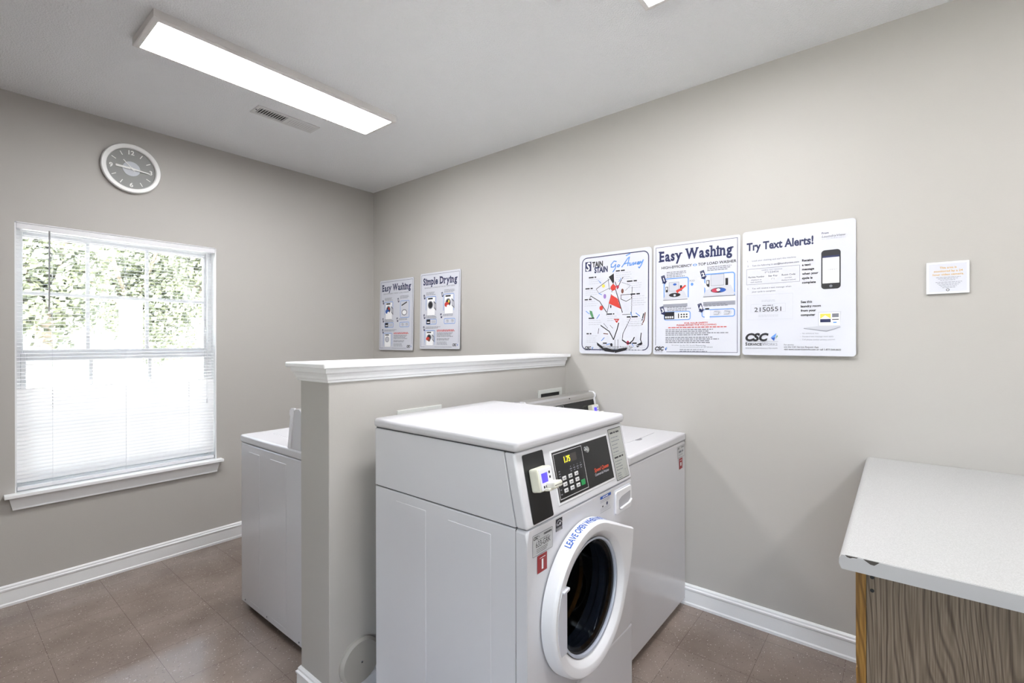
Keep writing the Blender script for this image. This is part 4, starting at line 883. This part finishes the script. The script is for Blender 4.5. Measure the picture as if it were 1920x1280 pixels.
# chrome and dark rings + glass bowl
bm = nb(); lathe(bm, (DC.x, YF, DC.z), 'Y', [(RI + .001, -.034), (RI - .006, -.033), (RI - .008, -.028), (RI - .006, -.022), (RI + .001, -.018)], 96); obj('door_trim_ring', bm, mat('blue_grey_trim', (186, 192, 206), .25), door)
bm = nb(); lathe(bm, (DC.x, YF, DC.z), 'Y', [(RI, -.024), (RI - .012, -.022), (RI - .014, -.012), (RI - .012, -.004), (RI, -.002)], 96); obj('door_seal', bm, rubber, door)
bm = nb(); lathe(bm, (DC.x, YF, DC.z), 'Y', [(RI - .010, -.018), (RI - .014, -.020), (RI - .024, -.014), (RI - .030, .010), (RI - .036, .050), (RI - .048, .078), (RI - .075, .092), (0, .096)], 96); obj('door_glass', bm, door_glass, door)
bm = nb(); lathe(bm, (DC.x, YF, DC.z), 'Y', [(HR - .006, .004), (HR - .020, .012), (HR - .022, .03), (HR - .012, .04), (HR - .016, .062), (HR + .03, .070)], 72); obj('tub_gasket', bm, mat('grey_gasket', (92, 94, 100), .5), fl)
# drum
bm = nb(); prof = [(HR + .005, .075), (.255, .078), (.258, .11), (.258, .40), (.245, .42), (.0, .43)]; lathe(bm, (DC.x, YF, DC.z), 'Y', prof, 64)
dd = obj('wash_drum', bm, drum_m, fl)
bm = nb()
for k in range(3):
    a = R(40 + 120 * k); d = Vector((math.sin(a), 0, math.cos(a))); t2 = Vector((math.cos(a), 0, -math.sin(a))); c = Vector((DC.x, YF + .10, DC.z)) + d * .257
    prism(bm, [c + t2 * .03, c - t2 * .03, c - t2 * .01 - d * .05, c + t2 * .01 - d * .05], (0, .30, 0), 0, .004)
obj('drum_lifter', bm, drum_m, dd)
# handle scoop on the left of the door
bm = nb(); xh = 1.216
zh0, zh1 = .480, .667
arc = []
for k in range(13):
    z_ = zh1 + (zh0 - zh1) * k / 12; xx = DC.x - math.sqrt(max((RI + .012) ** 2 - (z_ - DC.z) ** 2, 0)); arc.append((xx - .0, z_))
pts = [(xh - .004, zh1 - .002)] + [(x, z_) for x, z_ in arc][0:] + [(xh - .004, zh0 + .002)]
prism(bm, [(x, YD + .013, z_) for x, z_ in pts], (0, .020, 0), 0, .002)
arc2 = []
for k in range(13):
    z_ = zh1 + (zh0 - zh1) * k / 12; arc2.append((DC.x - math.sqrt((RO - .014) ** 2 - (z_ - DC.z) ** 2), z_))
prism(bm, [(x, YD - .0012, z_) for x, z_ in [(xh - .012, zh1)] + arc2 + [(xh - .012, zh0)]], (0, .004, 0), 0, .001)
prism(bm, [(arc2[0][0] + .004, YD - .009, zh1 - .004), (arc2[0][0] + .002, YD - .009, zh1 + .003), (xh - .004, YD - .006, zh1 + .006), (xh - .004, YD - .006, zh1 - .002)], (0, .02, 0), 0, .0012)
o_ = obj('door_handle', bm, plastic_g, door)
# curved lettering on the rim of the door
s_bm = nb(); mats_ = [deep_blue, skin_w]; txt = 'LEAVE OPEN WHEN NOT IN USE'
def rim_pt(ang, t_):  # ang degrees from top, t_ 0 (front edge) .. 1 (back edge) on the rim band
    y = (YD + .008) + (YF - .012 - YD - .008) * t_
    rr = RO + (.006 * ((y - YD) / .04)) + .0016
    return Vector((DC.x + rr * math.sin(R(ang)), y, DC.z + rr * math.cos(R(ang))))
a0, a1 = -37.0, 40.0; NN = 48
for i in range(NN):
    b0, b1 = a0 + (a1 - a0) * i / NN, a0 + (a1 - a0) * (i + 1) / NN; f = poly(s_bm, [rim_pt(b0, .06), rim_pt(b1, .06), rim_pt(b1, .94), rim_pt(b0, .94)], 1)
V, Fc = glyphs(txt, .03); gx0 = min(v[0] for v in V); gx1 = max(v[0] for v in V)
vs_ = []
for vx, vy in V:
    a = a0 + 3 + (a1 - a0 - 6) * (vx - gx0) / (gx1 - gx0); p = rim_pt(a, .14 + .72 * (vy / .73)); p += Vector((math.sin(R(a)), 0, math.cos(R(a)))) * .0008; vs_.append(s_bm.verts.new(p))
for f in Fc:
    try: s_bm.faces.new([vs_[i] for i in f]).material_index = 0
    except ValueError: pass
o_ = obj('rim_sticker', s_bm, mats_, door, recalc=False); o_['label'] = 'white sticker with blue lettering around the door rim'

# ------------------------------------------------------------------ top loading machines (local: x right, y depth from the front, z up)
def top_loader(label, cat, stickers, reader):
    rt = empty('top_load_washer'); tag(rt, label, cat, None); Wd, Dp, Zt = .686, .708, .915
    bm = nb(); box(bm, 0, Wd, 0, Dp, .032, .872, bev=.006, seg=3)
    for sx in (0, 1):
        for a, b in ((.10, .22), (.34, .50)):
            x = -.0012 if sx == 0 else Wd - .002; box(bm, x, x + .0032, a, b, .10, .835, bev=.0012, seg=1); box(bm, x, x + .0032, a + .01, b - .01, .06, .066, bev=.001, seg=1)
    obj('cabinet', bm, enamel, rt)
    bm = nb(); box(bm, .03, Wd - .03, .035, Dp - .04, .004, .034)
    obj('toe_base', bm, rubber, rt)
    bm = nb()
    for x in (.05, Wd - .05):
        for y in (.06, Dp - .06): lathe(bm, (x, y, 0), 'Z', [(0, 0), (.02, 0), (.02, .01), (.01, .012)], 12)
    obj('levelling_feet', bm, rubber, rt)
    bm = nb()
    for x in (-.0006, Wd + .0006):
        for y in (.05, .30, .62): ldisc(bm, Vector((x, y, .052)), Vector((1 if x > 0 else -1, 0, 0)), .004, .002, seg=10)
        ldisc(bm, Vector((x, Dp - .05, .893)), Vector((1 if x > 0 else -1, 0, 0)), .004, .002, seg=10)
    obj('screws', bm, mgrey, rt)
    bm = nb(); box(bm, -.003, Wd + .003, -.004, Dp, .8745, Zt, bev=.010, seg=4); top = obj('top_panel', bm, enamel_lid, rt)
    bm = nb(); box(bm, .10, .575, .125, .50, Zt - .004, Zt + .0022, bev=.0018, seg=2); ld = obj('lid', bm, enamel_lid, rt)
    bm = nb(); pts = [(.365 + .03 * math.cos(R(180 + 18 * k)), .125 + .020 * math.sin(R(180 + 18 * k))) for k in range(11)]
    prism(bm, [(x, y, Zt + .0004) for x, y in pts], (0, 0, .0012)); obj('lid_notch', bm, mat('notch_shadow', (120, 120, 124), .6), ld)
    # console
    y0, y1 = .525, .635; P = [(y0, Zt - .001), (y0 + .026, 1.062), (y0 + .020, 1.074), (y0 + .022, 1.088), (y0 + .034, 1.097), (y1 - .01, 1.099), (y1, 1.090), (y1, Zt - .001)]
    bm = nb(); prism(bm, [(.004, a, b) for a, b in P], (Wd - .008, 0, 0)); cs = obj('console', bm, brushed, rt)
    for x in (.0005, Wd - .0045):
        bm = nb(); prism(bm, [(x, a, b) for a, b in P], (.004, 0, 0)); obj('console_side', bm, enamel_lid, cs)
    for x in (-.003, Wd - .005):
        bm = nb(); prism(bm, [(x, a, b) for a, b in ((y0 - .005, Zt), (y0 + .020, 1.062), (y0 + .013, 1.074), (y0 + .015, 1.090), (y0 + .030, 1.101), (y0 + .060, 1.103), (y0 + .060, 1.094), (y0 + .050, 1.090), (y0 + .022, Zt))], (.008, 0, 0), bev=.001); obj('console_end_cap', bm, plastic_w, cs)
    u = Vector((1, 0, 0)); bfc = Vector((0, y0, Zt - .001)); v = (Vector((0, y0 + .026, 1.062)) - bfc).normalized(); nn = Vector((0, v.z * -1, v.y)).normalized()
    s = Sheet(Vector((0, y0 + .026, 1.062)) + nn * .0006, u, -v, nn); s.rect(.012, .006, Wd - .012, .142, black_gl, h=.0006); s.frame(.02, .012, .34, .135, .001, key_w, h=.0012)
    for k in range(6): s.disc(.06 + k * .045, .085, .011, .011, key_w, h=.0012)
    s.rect(.07, .030, .17, .052, lcd_dark, h=.0012); s.done('control_panel', cs)
    bm = nb()
    for x in (.40,): lathe(bm, (x, y0 + .023, 1.0835), 'Y', [(0, -.004), (.004, -.003), (.005, .001)], 12)
    obj('console_screw', bm, rubber, cs)
    if reader: card_reader(cs, bfc + u * .592 + v * .044 + nn * .0012, u, v, nn)
    if stickers:
        s = Sheet((.570, -.0006, .857), (1, 0, 0), (0, 0, -1), (0, -1, 0)); s.rect(0, 0, .100, .060, label_grey, r=.004, h=.0002); s.frame(0, 0, .100, .060, .0016, mgrey, r=.004, h=.0004)
        s.text('CSC', .005, .014, .008, ink, width=.024, bold=.04, shear=.2, h=.0006)
        for k in range(15): s.rect(.054 + k * .0026, .006, .0555 + k * .0026, .012, ink, h=.0006)
        s.greek(.018, .030, .066, 1, 1, .010, mgrey, 1, 0); s.greek(.018, .044, .06, 2, .005, .0015, mgrey, 2, 0); s.done('machine_label', rt)
        s = Sheet((.594, -.0008, .792), (1, 0, 0), (0, 0, -1), (0, -1, 0)); s.rect(0, 0, .048, .056, red_lab, h=.0002); s.rect(.010, .010, .038, .012, skin_w, h=.0005); s.rect(.016, .022, .032, .040, skin_w, h=.0005); o_ = s.done('number_sticker', rt); o_['label'] = 'dark red number sticker'
    return rt
w2 = top_loader('white top loading washer against the poster wall, beside the front loader', 'washing machine', True, True); w2.location = (XW - .692, .892, 0)
w0 = top_loader('white top loading washer on the window side of the half wall', 'washing machine', False, False); w0.location = (1.752, 2.722, 0); w0.rotation_euler = (0, 0, math.pi)

# ------------------------------------------------------------------ folding counter
CX0, CY1, CZ = 1.362, .112, .903
cab = empty('folding_cabinet', (2.0, -.24, 0)); tag(cab, 'oak veneered cabinet carrying the folding counter at right', 'cabinet')
ct = empty('folding_counter', (2.0, -.22, CZ - .03)); tag(ct, 'pale grey laminate folding counter with a chipped front corner', 'countertop')
CY0 = -.56
prof = []
for k in range(9):      # rolled long edge facing +Y
    a = R(-60 + 150 * k / 8); prof.append((CY1 - .016 + .016 * math.cos(a), CZ - .016 + .016 * math.sin(a)))
prof = [(CY1 - .0055, CZ - .034)] + prof + [(CY0, CZ), (CY0, CZ - .034)]
bm = nb(); prism(bm, [(CX0 + .002, y, z) for y, z in prof], (XW - .003 - CX0 - .002, 0, 0))
for f in bm.faces:
    if abs(f.normal.x) < .3 and f.calc_center_median().y > CY1 - .03: f.smooth = True
obj('laminate_top', bm, lam_m, ct)
# end strip with a worn, chipped top edge
bm = nb()
chips = [(CY1 - .006, 0), (CY1 - .012, 0), (CY1 - .016, .004), (CY1 - .022, .0055), (CY1 - .027, .003), (CY1 - .034, .0025), (CY1 - .038, .0), (CY1 - .046, 0), (CY1 - .052, .004), (CY1 - .060, .009), (CY1 - .067, .0095), (CY1 - .072, .005), (CY1 - .077, .0)]
top_e = [(y, CZ - .0008 - d) for y, d in chips]
pts = [(CY1 - .0055, CZ - .034), (CY1 - .0005, CZ - .022), (CY1 - .001, CZ - .010), (CY1 - .004, CZ - .004)] + top_e + [(CY0, CZ - .0008), (CY0, CZ - .034)]
prism(bm, [(CX0, y, z) for y, z in pts], (.002, 0, 0)); obj('edge_strip', bm, mat('grey_edge_strip', (196, 196, 198), .5), ct)
bm = nb(); box(bm, CX0 + .0012, CX0 + .0019, CY1 - .082, CY1 - .010, CZ - .014, CZ - .0012); o_ = obj('exposed_core', bm, mat('dark_chipboard', (84, 80, 76), .9), ct); o_['label'] = 'dark exposed core in the chipped edge'
# cabinet
KX = 1.392; KY1 = .081; KY0 = -.53
bm = nb(); box(bm, KX, KX + .016, KY0, KY1 - .0205, .0, CZ - .036); obj('side_panel', bm, oak_m, cab)
bm = nb(); zs = [0, .30, .52, .555, .60, .628, .635, .642, .66, CZ - .036]; dy = [0, 0, .0, .0015, -.001, 0, -.0035, -.001, .0, 0]
pts = [(y_, z_) for y_, z_ in zip([KY1 + d for d in dy], zs)]
prism(bm, [(KX - .001, KY1 - .0195, 0)] + [(KX - .001, y, z) for y, z in pts] + [(KX - .001, KY1 - .0195, CZ - .036)], (.04, 0, 0)); obj('face_frame', bm, oak_edge, cab)
bm = nb(); box(bm, KX + .016, XW - .02, KY0, KY0 + .016, 0, CZ - .036); box(bm, XW - .036, XW - .02, KY0 + .016, KY1 - .022, 0, CZ - .036); box(bm, KX + .039, XW - .02, KY1 - .02, KY1 - .001, CZ - .09, CZ - .036); box(bm, KX + .039, XW - .02, KY1 - .02, KY1 - .001, 0.0, .1)
obj('carcass', bm, oak_m, cab)
for k in range(2):
    xa = KX + .06 + k * .56; bm = nb(); box(bm, xa, xa + .53, KY1 - .0215, KY1 - .0045, .12, CZ - .10, bev=.003, seg=1); dro = obj('cabinet_door', bm, oak_edge, cab)
    bm = nb(); lathe(bm, (xa + (.48 if k == 0 else .05), KY1 - .005, .70), 'Y', [(.006, 0), (.006, .014), (.015, .018), (.013, .026), (0, .028)], 16); obj('door_knob', bm, brushed, dro)
for z in (.866, .835):
    bm = nb(); ldisc(bm, Vector((KX, KY1 - .031, z - .012)), Vector((-1, 0, 0)), .0042, .002, seg=14); obj('screw_cap', bm, rubber, cab)
